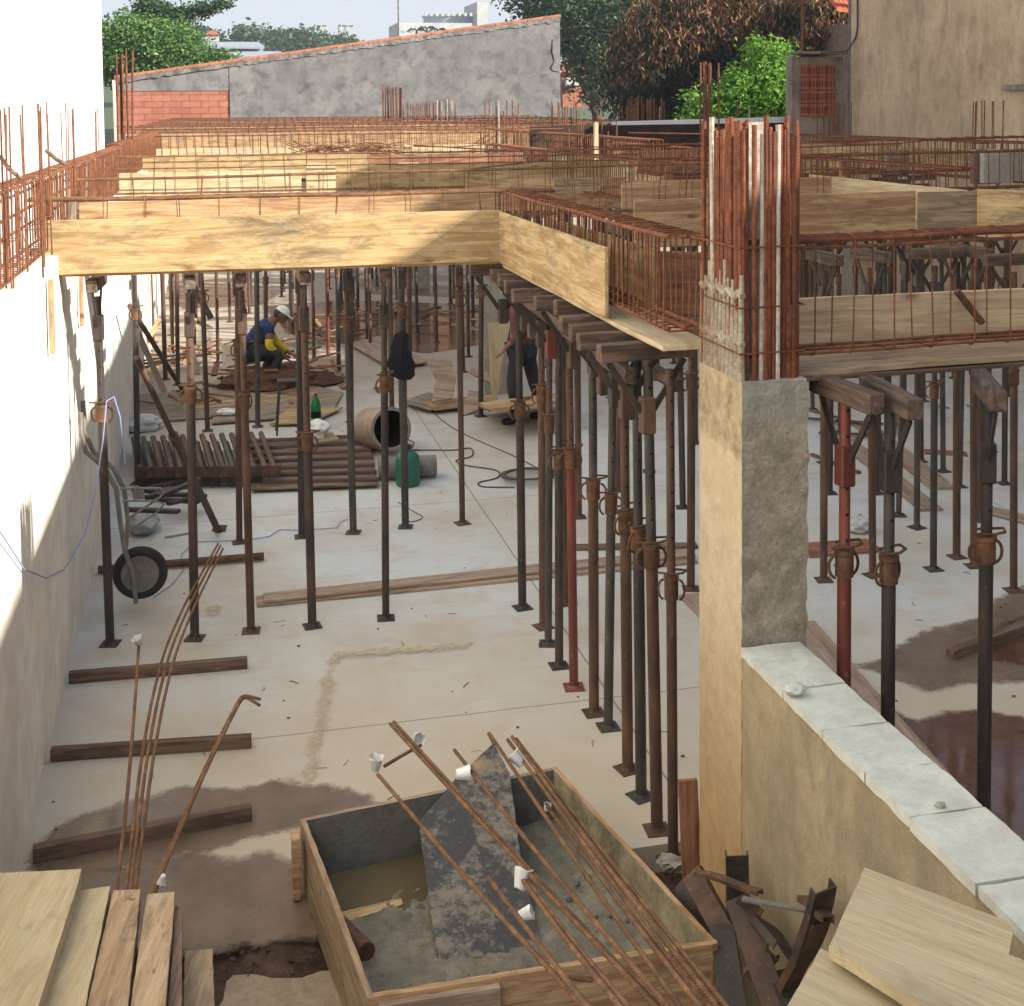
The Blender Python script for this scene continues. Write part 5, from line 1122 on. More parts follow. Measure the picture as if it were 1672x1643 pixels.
# hanging jacket
q = PY(655, 545, 11.8)
b = MB(); cs = [(0, 0, .0, .03, .03), (0, 0, -.04, .09, .06), (.0, 0, -.2, .13, .07), (.03, 0, -.4, .17, .09), (.06, 0, -.52, .15, .07), (.1, 0, -.58, .07, .04)]
n_ = 18; rings = [[b.b.verts.new((cx_+wx*math.cos(2*math.pi*k/n_)*(1+.28*math.sin(k*2.3+z*11)), -.05+wy*math.sin(2*math.pi*k/n_)*(1+.2*math.sin(k*3.1)), z)) for k in range(n_)] for cx_, cy_, z, wx, wy in cs]
for i in range(len(rings)-1):
    for k in range(n_): b.b.faces.new((rings[i][k], rings[i][(k+1) % n_], rings[i+1][(k+1) % n_], rings[i+1][k]))
b.b.faces.new(rings[-1])
o = link('hanging_jacket', b.mesh('j', M['cloth_black'], True)); o.location = PY(654, 541, G(662, 861).y-.06); o.scale = (.68, .7, .74); o.rotation_euler = (0, .12, .3); tag(o, 'black jacket hanging from a prop collar in the second row', 'jacket')
# saw-horse
q = G(475, 706); t = thing('saw_horse', q, 'thin dark metal stool frame behind the soda bottle', 'stool')
b = MB(); b.box((0, 0, .62), (.3, .2, .02)); link('seat', b.mesh('s', M['steel']), t)
for sx in (-1, 1):
    for sy in (-1, 1): b = MB(); b.tube([(sx*.12, sy*.08, .61), (sx*.17, sy*.12, 0)], .012, 6); link('leg', b.mesh('l', M['steel'], True), t)
# stacked boards in the middle
for i in range(8):
    a = G(700+rp.uniform(-3, 3), 668-i*1, .03+.045*i) if i < 2 else G(795+rp.uniform(-4, 4), 668, .03+.05*i)
    plank('stacked_board', ('lower' if i == 0 else 'upper')+' board of the thin left stack behind the dense prop row' if i < 2 else f'brown board, {ORD[i-2]} from the bottom of the stack behind the dense prop row', 'board', a+V((0, .1, 0)), a+V((1.0 if i > 1 else .85, .35, 0)), .35, .04, M['ply_dirty' if i % 2 else 'ply_red'], 'boards stacked behind the dense prop row')
slab('leaning_board', 'bright yellow board standing against the pale far column', 'board', [PY(797, 527, 16.0), PY(835, 524, 16.0), PY(818, 600, 15.8), PY(812, 655, 15.7), PY(803, 655, 15.7)], .03, M['fresh'], None, (0, 0, 1))
for i, (pts, lb) in enumerate([([(694, 582), (737, 584), (745, 622), (712, 618)], 'tilted square board on the stack left of the leaning yellow board'), ([(712, 618), (745, 622), (740, 650), (705, 655)], 'pale square board below the tilted one'), ([(765, 638), (781, 640), (783, 668), (752, 680)], 'small tan board leaning at the end of the stack'), ([(770, 600), (805, 612), (800, 625), (768, 608)], 'short tan batten on top of the stack')]):
    slab('board_offcut', lb, 'board', [PY(x, y, 16.3-(y-580)*.008) for x, y in pts], .03, M['plank_floor'])
# scrap wood heaps
def scrap(label, cat, cx, cy, n, rad, mats, L=(.2, .7), group=None, seed=0, hgt=.3):
    rr = random.Random(seed); c0 = G(cx, cy)
    for i in range(n):
        a = c0+V((rr.gauss(0, rad), rr.gauss(0, rad*.7), rr.uniform(.02, hgt))); th = rr.uniform(0, 6.28); l_ = rr.uniform(*L)
        dl = V((math.cos(th)*l_, math.sin(th)*l_, rr.uniform(-.12, .2)*l_)); dl.z = max(dl.z, .02-a.z)
        plank('wood_offcut', label, cat, a, a+dl, rr.uniform(.03, .09), .022, M[rr.choice(mats)], group)
q = G(440, 632); b = MB(); b.blob((0, 0, .06), (.62, .42, .2), .35, 4, 2.4, 21); b.blob((.5, .15, .02), (.5, .4, .12), .35, 4, 2.4, 22); o = link('bark_heap', b.mesh('h', plaster('dark bark litter', (.17, .085, .05), (.09, .045, .03), (.05, .03, .02), .6, 9, 1.2, False, fine=30), True)); o.location = q; tag(o, 'low heap of dark reddish chips and bark in front of the crouching worker', 'scrap heap')
scrap('reddish wood offcut in the heap at the crouching worker\'s hands', 'wood scrap', 448, 622, 60, .34, ['ply_red', 'plank_dark', 'ply_red', 'rebar'], (.15, .5), 'wood offcuts heaped by the crouching worker', 3, .4)
scrap('brown wood offcut in the heap behind the crouching worker', 'wood scrap', 520, 560, 16, .45, ['ply_red', 'plank_dark', 'plank_floor'], (.4, 1.1), 'wood offcuts heaped behind the crouching worker', 4, .3)
scrap('brown wood offcut strewn along the left under the deck', 'wood scrap', 300, 600, 20, .7, ['plank_floor', 'plank_dark', 'ply_red'], (.3, 1.3), 'wood offcuts strewn along the left under the deck', 5, .25)
scrap('wood piece strewn on the floor around the worker', 'wood scrap', 420, 640, 26, .8, ['ply_red', 'plank_dark', 'ply_red'], (.15, .6), 'wood pieces strewn on the floor around the worker', 6, .06)
scrap('wood piece lying on the far floor under the deck', 'wood scrap', 640, 520, 24, 1.6, ['plank_floor', 'plank_dark', 'ply_dirty'], (.3, 1.2), 'wood pieces lying on the far floor under the deck', 7, .05)
scrap('short wood piece under the right part of the deck', 'wood scrap', 1450, 700, 10, 1.0, ['plank_floor', 'plank_dark'], (.3, 1.2), 'wood pieces under the right part of the deck', 8, .03)
for i, (a, c) in enumerate([((300, 596), (318, 520)), ((322, 612), (306, 535)), ((215, 600), (262, 520)), ((268, 640), (226, 545))]):
    plank('leaning_batten', ['thin batten leaning at the left under the deck, '+s for s in ('third from the wall', 'fourth from the wall', 'nearest the wall', 'second from the wall')][i], 'batten', G(*a), PY(c[0], c[1], G(*a).y+.4), .08, .025, M['plank_floor' if i % 2 else 'ply_dirty'], None, V((0, -1, 0)))

# ------------------------------------------------------------------ mortar box with leaning panel
ZR = .33
BL, BR, FR, FL = G(490, 1337, ZR), G(908, 1252, ZR), G(1172, 1540, ZR), G(600, 1630, ZR)
mbx = thing('mortar_box', (BL+BR+FR+FL)/4-V((0, 0, ZR)), 'big shallow wooden mortar mixing box, caked grey inside', 'mortar box')
c0 = mbx.location.copy()
def side(nm, a, c, t=.026, zt_=ZR, mat='plank_floor', amp=.006, inner=None, zt2=None):
    L = (c-a).length; m_ = frame(V((a.x, a.y, 0))-c0, V((c.x-a.x, c.y-a.y, 0)))
    me = rough_box((0, 0, -.03), (L, t, zt_), .035, (.0015, amp), [M[mat], M[inner or mat]], lambda n, cc: 1 if n.y > .5 else 0, 10, L)
    o = link(nm, me, mbx, m_); return o
M['caked'] = plaster('caked mortar', (.40, .35, .24), (.22, .18, .105), (.10, .08, .05), .9, 3, .9, False, fine=30)
M['caked_dark'] = plaster('dark caked mortar', (.17, .165, .155), (.1, .098, .092), (.2, .17, .13), .5, 3, .9, False, fine=30)
side('side_board', FL, BL, inner='caked', mat='ply_pale') if False else None
# inner faces point to the box centre, so every side runs anticlockwise seen from above
for a, c, inn, mt_ in ((FL, FR, 'caked', 'ply_dirty'), (FR, BR, 'caked', 'ply_dirty'), (BR, BL, 'caked_dark', 'plank_floor'), (BL, FL, 'caked', 'plank_stain2')):
    side('side_board', a, c, inner=inn, mat=mt_, amp=.005)
b = MB(); cc_ = lambda p, z: (p.x-c0.x, p.y-c0.y, z)
bm = bmesh.new(); N = 90; gr = []
for i in range(N+1):
    for j in range(N+1):
        u, v_ = i/N, j/N; p = (FL.lerp(FR, u)).lerp(BL.lerp(BR, u), v_)-c0; h = .050+.035*(.6-1.6*v_*(1-u)+.0*u)+.022*noise.noise(p*2.3+V((3, 1, 0)))+.016*noise.noise(p*7)+.012*noise.noise(p*19)+.006*noise.noise(p*45)
        gr.append(bm.verts.new((p.x, p.y, h)))
for i in range(N):
    for j in range(N): k = i*(N+1)+j; bm.faces.new((gr[k], gr[k+N+1], gr[k+N+2], gr[k+1]))
me = bpy.data.meshes.new('mortar'); bm.to_mesh(me); bm.free(); me.materials.append(M['mortar'])
for p in me.polygons: p.use_smooth = True
link('mortar', me, mbx)
b = MB(); rq_ = random.Random(8)
for i in range(130):
    u, v_ = rq_.random(), rq_.random()**1.5
    if v_*(1-u) > .4: continue
    p = (FL.lerp(FR, .04+.92*u)).lerp(BL.lerp(BR, .04+.92*u), .04+.9*v_)-c0; s_ = rq_.uniform(.005, .018); b.blob((p.x, p.y, .05+.03*(.6-1.6*v_*(1-u))+.005), (s_, s_*rq_.uniform(.6, 1), s_*.6), .5, 1, 3., i)
structure(link('mortar_crumbs', b.mesh('crumbs', M['caked_dark']), mbx), 'stuff')
bm = bmesh.new(); e = .03
ps = [FL.lerp(BR, .03), FR.lerp(BL, .03), BR.lerp(FL, .03), BL.lerp(FR, .03)]; bm.faces.new([bm.verts.new((p.x-c0.x, p.y-c0.y, .047)) for p in ps]); me = bpy.data.meshes.new('water_film'); bm.to_mesh(me); bm.free(); me.materials.append(M['water']); link('water_film', me, mbx)
o = side('front_cleat', FL+V((.04, -.032, 0)), FL.lerp(FR, .36)+V((.0, -.032, 0)), .03, ZR-.02, 'plank_floor')
d = (BL-FL).normalized(); pz = BL-d*.12
b = MB(); b.box((pz.x-c0.x-.045, pz.y-c0.y, .17), (.04, .09, .3), None, .004); link('stake', b.mesh('s', M['ply_dirty']), mbx)
# panel resting on the back rim
def on_plane(pts, P0, n):
    out = []
    for x, y in pts:
        d_ = ray(x, y); k = (P0-CAM).dot(n)/d_.dot(n); out.append(CAM+d_*k)
    return out
p1, p2, p3 = G(715, 1572, .06), G(885, 1547, .06), G(790, 1276, ZR+.035)
nrm = (p2-p1).cross(p3-p1).normalized()
slab('splashed_panel', 'dark pointed plywood panel splashed with mortar, leaning out of the mortar box', 'panel', on_plane([(715, 1572), (885, 1547), (850, 1400), (832, 1262), (806, 1213), (745, 1270), (684, 1342), (698, 1450)], p1, nrm), .022, M['splat'], None, (0, 1, .2))
pole('pipe_stub', 'short rusty tube lying inside the mortar box at left', 'pipe', G(552, 1510, .08), G(598, 1556, .09), .045, 'collar', None, 14)
# cleaner strip of wood in the water
slab('wood_strip', 'thin pale wooden strip lying in the mortar box water', 'wood scrap', [G(545, 1492, .055), G(655, 1466, .055), G(658, 1476, .055), G(548, 1510, .055)], .006, M['ply'])
# ------------------------------------------------------------------ foreground reinforcing bars with plastic cups
def fbar(label, pts, r=.0075, mat='rebar_brown', group='bars leaning over the mortar box', name='reinforcing_bar'):
    ps = [G(x, y, z) for x, y, z in pts]; b = MB(); out = []
    for i in range(len(ps)-1):
        for k in range(4): out.append(ps[i].lerp(ps[i+1], k/4))
    for _ in range(2): out = [out[0]]+[(out[i-1]+2*out[i]+out[i+1])/4 for i in range(1, len(out)-1)]+[out[-1]]+([ps[-1]] if _ == 0 else [])
    b.tube(out, r, 8); o = link(name, b.mesh('bar', M[mat], True)); return tag(o, label, 'rebar', group)
bars = [((617, 1265), (960, 1650), 'leftmost long bar over the mortar box, capped with a cup', 1.15),
        ((637, 1182), (1053, 1625), 'long bar over the mortar box starting highest at the left', 1.1),
        ((643, 1179), (1060, 1628), 'long bar tied right beside the highest starting one', 1.09),
        ((742, 1225), (1062, 1610), 'long bar over the dark panel, the third group from the left', 1.15),
        ((799, 1198), (1108, 1640), 'long bar passing the pointed tip of the dark panel', 1.15),
        ((829, 1208), (1150, 1643), 'long bar with a white cup at its tip, right of the panel tip', 1.15),
        ((836, 1203), (1170, 1643), 'long bar, upper one in the bundle right of the panel tip', 1.16),
        ((843, 1207), (1185, 1643), 'rightmost long bar over the mortar box', 1.15),
        ((890, 1312), (1140, 1640), 'shorter bar in the right-hand bundle with a tiny white cup', 1.2),
        ((845, 1425), (1012, 1643), 'short bar with a white cup resting low over the dark panel', 1.3),
        ((853, 1428), (1022, 1640), 'short bar beside the low cupped one over the dark panel', 1.3),
        ((797, 1433), (965, 1650), 'short bar crossing the lower end of the dark panel', 1.3)]
for i, (a, c, lb, z) in enumerate(bars):
    ex = (c[0]+(c[0]-a[0])*.5, c[1]+(c[1]-a[1])*.5)
    m_ = ((a[0]*.5+c[0]*.5)-4+2*(i % 3), (a[1]+c[1])/2+4-2*(i % 2))
    fbar('rusty '+lb, [(a[0], a[1], z), (m_[0], m_[1], z+.2), (c[0], c[1], z+.45), (ex[0], ex[1], z+.65)])
fbar('short rusty tie bar between the two upper left cups', [(628, 1251, 1.16), (656, 1234, 1.14), (687, 1217, 1.12)], .007)
fbar('short rusty bar tied across the bundle at the bottom', [(915, 1595, 1.62), (940, 1597, 1.62), (968, 1600, 1.62)], .007)
fbar('very short rusty bar tip above the panel point', [(797, 1198, 1.12), (806, 1216, 1.12)], .005)
for k, (pts, lb) in enumerate([([(190, 1455, .7), (205, 1330, .75), (218, 1180, .82), (228, 1035, .9)], 'single upright rusty bar with a white cup, leftmost over the floor'),
        ([(205, 1455, .7), (215, 1370, .73), (229, 1250, .77), (246, 1150, .8), (268, 1062, .75), (302, 985, .62), (356, 888, .45)], 'left bar of the curving rusty bundle at left'),
        ([(212, 1455, .7), (223, 1370, .73), (238, 1250, .77), (256, 1148, .8), (277, 1064, .75), (309, 988, .62), (360, 891, .45)], 'middle bar of the curving rusty bundle at left'),
        ([(220, 1455, .7), (232, 1370, .73), (248, 1250, .77), (266, 1148, .8), (286, 1068, .75), (315, 994, .62), (364, 896, .45)], 'right bar of the curving rusty bundle at left'),
        ([(246, 1460, .7), (272, 1400, .72), (330, 1262, .8), (385, 1152, .86), (394, 1138, .86), (402, 1136, .86), (425, 1142, .85)], 'hooked rusty bar with a bent end pointing right'),
        ([(250, 1460, .7), (276, 1400, .72), (333, 1264, .8), (387, 1154, .86), (396, 1140, .86), (404, 1139, .86), (424, 1152, .84)], 'second hooked rusty bar beside the bent one')]):
    pts = [(pts[0][0]-6, pts[0][1]+90, pts[0][2]-.06)]+pts
    fbar(lb, pts, .0082, 'rebar_brown', 'bars rising on the left of the foreground')
def cup(label, x, y, z, tilt, s=1., az=0.):
    s *= .72
    t = thing('plastic_cup', G(x, y, z), label, 'cup', 'white cups capping the bars'); t.rotation_euler = (tilt[0], tilt[1], az); t.scale = (s, s, s)
    b = MB(); b.lathe((0, 0, -.04), [(0, 0), (.022, .0), (.024, .004), (.036, .078), (.039, .08), (.039, .084), (.035, .082), (.022, .01), (0, .008)], 22)
    for v in b.b.verts: v.co += V((noise.noise(v.co*40), noise.noise(v.co*40+V((5, 0, 0))), .6*noise.noise(v.co*30+V((x, 5, 0)))))*.013
    link('cup', b.mesh('c', M['white_plastic'], True), t)
cup('white plastic cup capping the leftmost long bar', 613, 1247, 1.17, (.1, .15))
cup('white plastic cup at the junction of the tie bar', 683, 1205, 1.13, (1.2, .4), .9)
cup('white plastic cup lying sideways beside the panel tip', 757, 1263, 1.19, (.2, 1.45))
cup('white plastic cup on the bundle right of the panel tip', 845, 1241, 1.19, (-.5, -.7))
cup('tiny torn white cup on the shorter right-hand bar', 893, 1318, 1.2, (.3, .3), .45)
cup('white plastic cup on the short low bar', 852, 1436, 1.32, (-.4, .4))
cup('torn flattened white cup at the lower end of the panel', 858, 1492, 1.36, (.3, 1.2), .7)
cup('white plastic cup on the single upright bar at left', 226, 1048, .91, (.3, -.35), .95)
cup('small white cup hanging low on the hooked bar', 265, 1436, .74, (3.3, .2), .6)
# ------------------------------------------------------------------ foreground boards
def fslab(label, px, zs, t=.03, mat='fresh', xd=None, name='loose_board'):
    return slab(name, label, 'board', [G(x, y, z) for (x, y), z in zip(px, zs)], t, M[mat], None, xd)
fy = V((0, -1, 0))
for lb, px_, z_, mt_, t_ in (
    ('wide pale board at the bottom left corner', [(-140, 1432), (133, 1419), (128, 1440), (62, 1643), (10, 1800), (-260, 1800)], 1.06, 'fresh', .06),
    ('narrow pale board next to the wide one at bottom left', [(131, 1454), (180, 1447), (174, 1476), (139, 1643), (95, 1790), (-20, 1790), (64, 1643)], 1.0, 'fresh', .06),
    ('brown stained board, third from the left at bottom left', [(185, 1454), (229, 1452), (227, 1475), (209, 1643), (190, 1790), (108, 1790), (142, 1643), (179, 1480)], .99, 'plank_stain', .06),
    ('heavily mortar stained board, fourth from the left at bottom left', [(241, 1460), (285, 1456), (284, 1480), (270, 1643), (255, 1790), (193, 1790), (213, 1643), (236, 1490)], .98, 'plank_stain', .07),
    ('brown edge timber under the stained boards at bottom left', [(287, 1478), (298, 1484), (296, 1643), (290, 1790), (262, 1790), (275, 1643)], .95, 'plank_dark', .06),
    ('short stained board end right of the others at bottom left', [(302, 1553), (347, 1549), (350, 1643), (352, 1790), (300, 1790), (300, 1643)], .8, 'plank_stain', .06)):
    slab('loose_board', lb, 'board', [G(x, y, z_) for x, y in px_], t_, M[mt_], None, (G(95, 1643, 1.)-G(176, 1470, 1.)))
fslab = lambda label, px, zs, t=.03, mat='fresh', xd=None: slab('loose_board', label, 'board', [G(x, y, z) for (x, y), z in zip(px, zs)], t, M[mat], None, xd)
zb_ = 1.49
fslab('wide weathered pale board lying on the low wall at bottom right', [(1412, 1415), (1648, 1505), (1655, 1522), (1647, 1560), (1668, 1568), (1760, 1640), (1760, 1800), (1353, 1548)], [1.50, 1.52, 1.52, 1.53, 1.53, 1.55, 1.58, 1.53], .028, 'fresh', G(1672, 1515, 1.52)-G(1412, 1415, 1.5))
fslab('second pale board below the wide one at bottom right', [(1340, 1549), (1630, 1680), (1720, 1850), (1270, 1680), (1284, 1643)], (1.47, 1.47, 1.5, 1.5, 1.5), .028, 'fresh', G(1630, 1680, 1.47)-G(1340, 1549, 1.47))
p0 = G(1131, 1440, 0.); p1 = PY(1123, 1272, p0.y+.06)
plank('leaning_plank', 'reddish brown plank standing against the left side of the column', 'plank', p0, p1, .095, .025, M['ply_red'], None, V((-.15, -1, .1)))
# ------------------------------------------------------------------ heap of steel crossheads at the foot of the low wall
rh = random.Random(41)
def channel(label, a, c, wd, upv, mat, dp=.04):
    a_px = (a[:2], c[:2])
    """a bent steel channel offcut: web with two flanges"""
    a = G(*a); c = G(*c); L = (c-a).length; b = MB()
    if a.x > 2.1 or c.x > 2.1:      # keep the piece on the near side of the wall face
        pa_, pc_ = a_px; a = PX(*pa_, min(a.x, 2.10)); c = PX(*pc_, min(c.x, 2.08)); L = (c-a).length
    pf = [(-wd/2, 0), (wd/2, 0), (wd/2, -dp), (wd/2-.006, -dp), (wd/2-.006, -.006), (-wd/2+.006, -.006), (-wd/2+.006, -dp*.8), (-wd/2, -dp*.8)]
    n_ = 6; rings = []
    for k in range(n_+1):
        x_ = -L/2+L*k/n_; tw = .05*math.sin(k*1.1+a.x*9); rings.append([b.b.verts.new((x_+.008*noise.noise(V((y_*30, k, 0))), y_*math.cos(tw)-z_*math.sin(tw), z_*math.cos(tw)+y_*math.sin(tw)+.006*math.sin(k*.9))) for y_, z_ in pf])
    for k in range(n_):
        for q_ in range(8): b.b.faces.new((rings[k][q_], rings[k][(q_+1) % 8], rings[k+1][(q_+1) % 8], rings[k+1][q_]))
    b.b.faces.new(rings[0][::-1]); b.b.faces.new(rings[-1])
    o = link('steel_bracket', b.mesh('bracket', M[mat]), None, frame((a+c)/2, c-a, V(upv))); return tag(o, label, 'steel bracket', 'steel pieces heaped at the low wall')
channel('upright dark steel piece at the back of the heap', (1206, 1500, .30), (1204, 1400, .60), .095, (-.3, -1, .2), 'steel')
channel('dark steel piece slanting down to the right beside the mortar box', (1128, 1424, .45), (1186, 1535, .30), .095, (-.7, -.4, .6), 'steel_brown')
channel('long slanting brown steel piece with an orange edge in the middle of the heap', (1203, 1466, .56), (1272, 1660, .34), .10, (-.35, -.8, .8), 'steel_brown', .05)
channel('dark piece leaning at the right side of the heap', (1349, 1455, .66), (1318, 1570, .40), .095, (.2, -1, .5), 'steel')
channel('short dark plate under the grey strip', (1238, 1496, .45), (1290, 1548, .36), .12, (.3, -.8, .7), 'steel')
channel('thin bar leaning across the top left of the heap', (1138, 1422, .52), (1240, 1452, .56), .035, (0, -.3, 1), 'steel_brown', .02)
channel('dark piece standing low between the box and the slanting one', (1178, 1508, .34), (1200, 1660, .22), .10, (-.4, -.9, .4), 'steel')
channel('small dark stub poking up at the right of the heap', (1312, 1462, .66), (1352, 1492, .62), .05, (0, -.6, .8), 'steel_brown', .03)
channel('grey dusty piece low at the front of the heap', (1268, 1585, .34), (1318, 1655, .30), .10, (-.1, -.7, .9), 'steel_grey')
channel('dark piece half hidden behind the mortar box corner', (1104, 1448, .32), (1160, 1540, .20), .09, (-.8, -.3, .5), 'steel')
channel('dark piece lying under the pale boards at right', (1342, 1510, .50), (1290, 1620, .38), .08, (.1, -.8, .8), 'steel_brown')
channel('short piece with its edge up, in front of the slanting one', (1222, 1600, .34), (1262, 1560, .42), .06, (-.2, -.9, .3), 'steel_brown')
channel('small bent piece at the top of the slanting one', (1210, 1462, .60), (1245, 1490, .56), .045, (.2, -.4, 1), 'steel')
b = MB(); b.beam(G(1212, 1468, .66), G(1340, 1490, .68), .03, .008); tag(link('steel_strip', b.mesh('s', M['tube_grey'])), 'thin grey steel strip lying across the bracket heap', 'steel scrap')
q = G(1095, 1412); b = MB(); b.blob((0, 0, .015), (.07, .05, .03), .5, 3, 2.5, 4); o = link('mortar_lump', b.mesh('m', M['conc'], True)); o.location = q; tag(o, 'crumbled grey mortar lump at the foot of the nearest prop', 'debris')
# ------------------------------------------------------------------ crumbs on the floor
rd = random.Random(99); b = MB()
for i in range(230):
    if i < 150: x, y = rd.uniform(60, 1672), rd.uniform(700, 1520)
    else: x, y = rd.uniform(200, 1672), rd.uniform(500, 760)
    p = G(x, y)
    if p.x < XW+.1 or p.y < 6.3: continue
    if rd.random() < .55:
        s_ = rd.uniform(.004, .016); b.blob((p.x, p.y, s_*.4), (s_, s_*rd.uniform(.5, 1), s_*.5), .4, 1, 3., i)
    else:
        th = rd.uniform(0, 6.28); l_ = rd.uniform(.02, .09); d_ = V((math.cos(th)*l_, math.sin(th)*l_, 0)); k = V((-d_.y, d_.x, 0))*rd.uniform(-.3, .3)
        b.tube([p+V((0, 0, .004)), p+d_*.5+k+V((0, 0, .006)), p+d_+V((0, 0, .004))], rd.uniform(.001, .0025), 4)
structure(link('floor_crumbs', b.mesh('crumbs', M['plank_dark'])), 'stuff')
b = MB()
for i in range(500):
    p = V((rd.uniform(-.9, 2.2), rd.gauss(5.7, .28), 0)); s_ = rd.uniform(.005, .02); b.blob((p.x, p.y, -.07+s_*.5+.05*math.exp(-((p.y-5.75)/.22)**2)), (s_, s_, s_*.7), .4, 1, 3., i)
structure(link('soil_crumbs', b.mesh('crumbs', M['soil'])), 'stuff')

# ------------------------------------------------------------------ people
def skin(name, verts, edges, mat, root=0, sub=2, parent=None):
    me = bpy.data.meshes.new(name); me.from_pydata([v[:3] for v in verts], edges, []); o = bpy.data.objects.new(name, me); COL.objects.link(o)
    mo = o.modifiers.new('s', 'SKIN'); sv = me.skin_vertices[0].data
    for i, v in enumerate(verts): r = v[3]; sv[i].radius = (r, r) if not isinstance(r, tuple) else r; sv[i].use_root = (i == root)
    mo.use_smooth_shade = True; ms = o.modifiers.new('u', 'SUBSURF'); ms.levels = ms.render_levels = sub
    bpy.context.view_layer.update(); dg = bpy.context.evaluated_depsgraph_get(); m2 = bpy.data.meshes.new_from_object(o.evaluated_get(dg)); COL.objects.unlink(o); bpy.data.objects.remove(o)
    m2.materials.clear(); m2.materials.append(mat)
    for p in m2.polygons: p.use_smooth = True
    return link(name, m2, parent)
def head(parent, c, fwd, upv, cap=True, s=1.):
    fwd = V(fwd).normalized(); x = V(upv).cross(fwd).normalized()*-1; u = fwd.cross(x)*-1
    if u.dot(V(upv)) < 0: u = -u
    m_ = Matrix((x, fwd, u)).transposed().to_4x4(); m_.translation = V(c); m_ = m_ @ Matrix.Scale(s, 4)
    return m_
def body_with_head(parent, verts, edges, hc, hm, name='body'):
    """skin one continuous figure, then give the head its face shapes in the same mesh"""
    o = skin(name, verts, edges, M['skin'], parent=parent)
    b = MB(); b.b.from_mesh(o.data)
    def add(c, d, amp=0, sub=2):
        n0 = len(b.b.verts); b.blob((0, 0, 0), d, amp, sub); b.b.verts.ensure_lookup_table(); vs_ = b.b.verts[n0:]
        for v in vs_: v.co = hm @ (v.co+V(c))
    add((0, -.0, .0), (.076, .095, .115), 0, 3)      # skull
    add((0, .045, -.055), (.052, .055, .058))        # jaw
    add((0, .098, -.015), (.013, .022, .022))        # nose
    for q_ in (-1, 1):
        add((q_*.08, -.005, -.015), (.012, .022, .032)); add((q_*.03, .083, .008), (.014, .01, .009)); add((q_*.03, .08, .028), (.022, .012, .006))
    add((0, .092, -.055), (.024, .01, .006)); add((0, .088, -.068), (.02, .01, .006))
    me = b.mesh(name, M['skin'], True); o.data = me; return o
def hand(parent_verts, parent_edges, wrist_i, wrist, d, n, side=1, s=1.):
    """palm, four curled fingers and a thumb as chains rooted in the palm"""
    d = V(d).normalized(); n = V(n).normalized(); x = d.cross(n).normalized(); W = V(wrist)
    palm = W+d*.05*s; pi = len(parent_verts); parent_verts.append((*palm, (.034*s, .018*s))); parent_edges.append((wrist_i, pi))
    kn = W+d*.085*s; ki = len(parent_verts); parent_verts.append((*kn, (.034*s, .014*s))); parent_edges.append((pi, ki))
    for f, L in zip((-1.5, -.5, .5, 1.5), (.062, .075, .07, .052)):
        base = kn+x*f*.0185*s; last = ki; p = base
        for k, (fr, cu) in enumerate(((.15, .1), (.55, .5), (1., 1.1))):
            q = base+d*(L*fr*s*math.cos(cu*.8))+n*(L*fr*s*math.sin(cu*.8))
            i = len(parent_verts); parent_verts.append((*q, .0085*s)); parent_edges.append((last, i)); last = i
    last = pi
    for q in (W+d*.045*s+x*side*.035*s, W+d*.075*s+x*side*.055*s+n*.012*s, W+d*.10*s+x*side*.055*s+n*.025*s):
        i = len(parent_verts); parent_verts.append((*q, .010*s)); parent_edges.append((last, i)); last = i

# crouching worker, seen from his right side, bending to the right over the wood
o0 = G(412, 632); pw = thing('person', o0, 'crouching worker in blue shirt, yellow sleeves and white cap bending over scrap wood', 'person')
# local axes: x to the right of the photo, y away, z up
hipc = V((-.02, .05, .52)); ch = V((.20, .05, .82)); nk = V((.33, .05, .93)); hd = V((.42, .03, .99))
vt = [(*hipc, .135), (.06, .05, .64, .135), (.14, .05, .75, .15), (*ch, .15), (*nk, .058), (.37, .045, .955, .052)]
ed = [(0, 1), (1, 2), (2, 3), (3, 4), (4, 5)]
def limb(start, pts):
    last = start
    for p in pts: i = len(vt); vt.append(p); ed.append((last, i)); last = i
    return last
for sy, kx in ((-1, .38), (1, .30)):
    limb(0, [(.03, .05+sy*.12, .5, .085), (.2, .05+sy*.17, .52, .075), (kx, .05+sy*.19, .46, .06), (kx-.08, .05+sy*.19, .25, .052), (kx-.16, .05+sy*.19, .08, .036), (kx-.14, .05+sy*.19, .045, .038), (kx-.02, .05+sy*.2, .035, .035)])
wr = []
for sy, (ex, ez), (wx, wz) in ((-1, (.24, .56), (.44, .40)), (1, (.34, .56), (.52, .42))):
    e = limb(3, [(ch.x+.03, .05+sy*.17, ch.z-.0, .062), (ex, .05+sy*.21, ez, .05), (ex*.5+wx*.5, .05+sy*.17, ez*.5+wz*.5, .042), (wx, .05+sy*.12, wz, .027)])
    hand(vt, ed, e, (wx, .05+sy*.12, wz), (.8, -sy*.1, -.5), (.0, 0, -1), side=-sy)
    wr.append((ex, ez, wx, wz, sy))
hm = head(pw, hd, (.8, -.1, -.55), (.5, 0, .85))
body_with_head(pw, vt, ed, hd, hm)
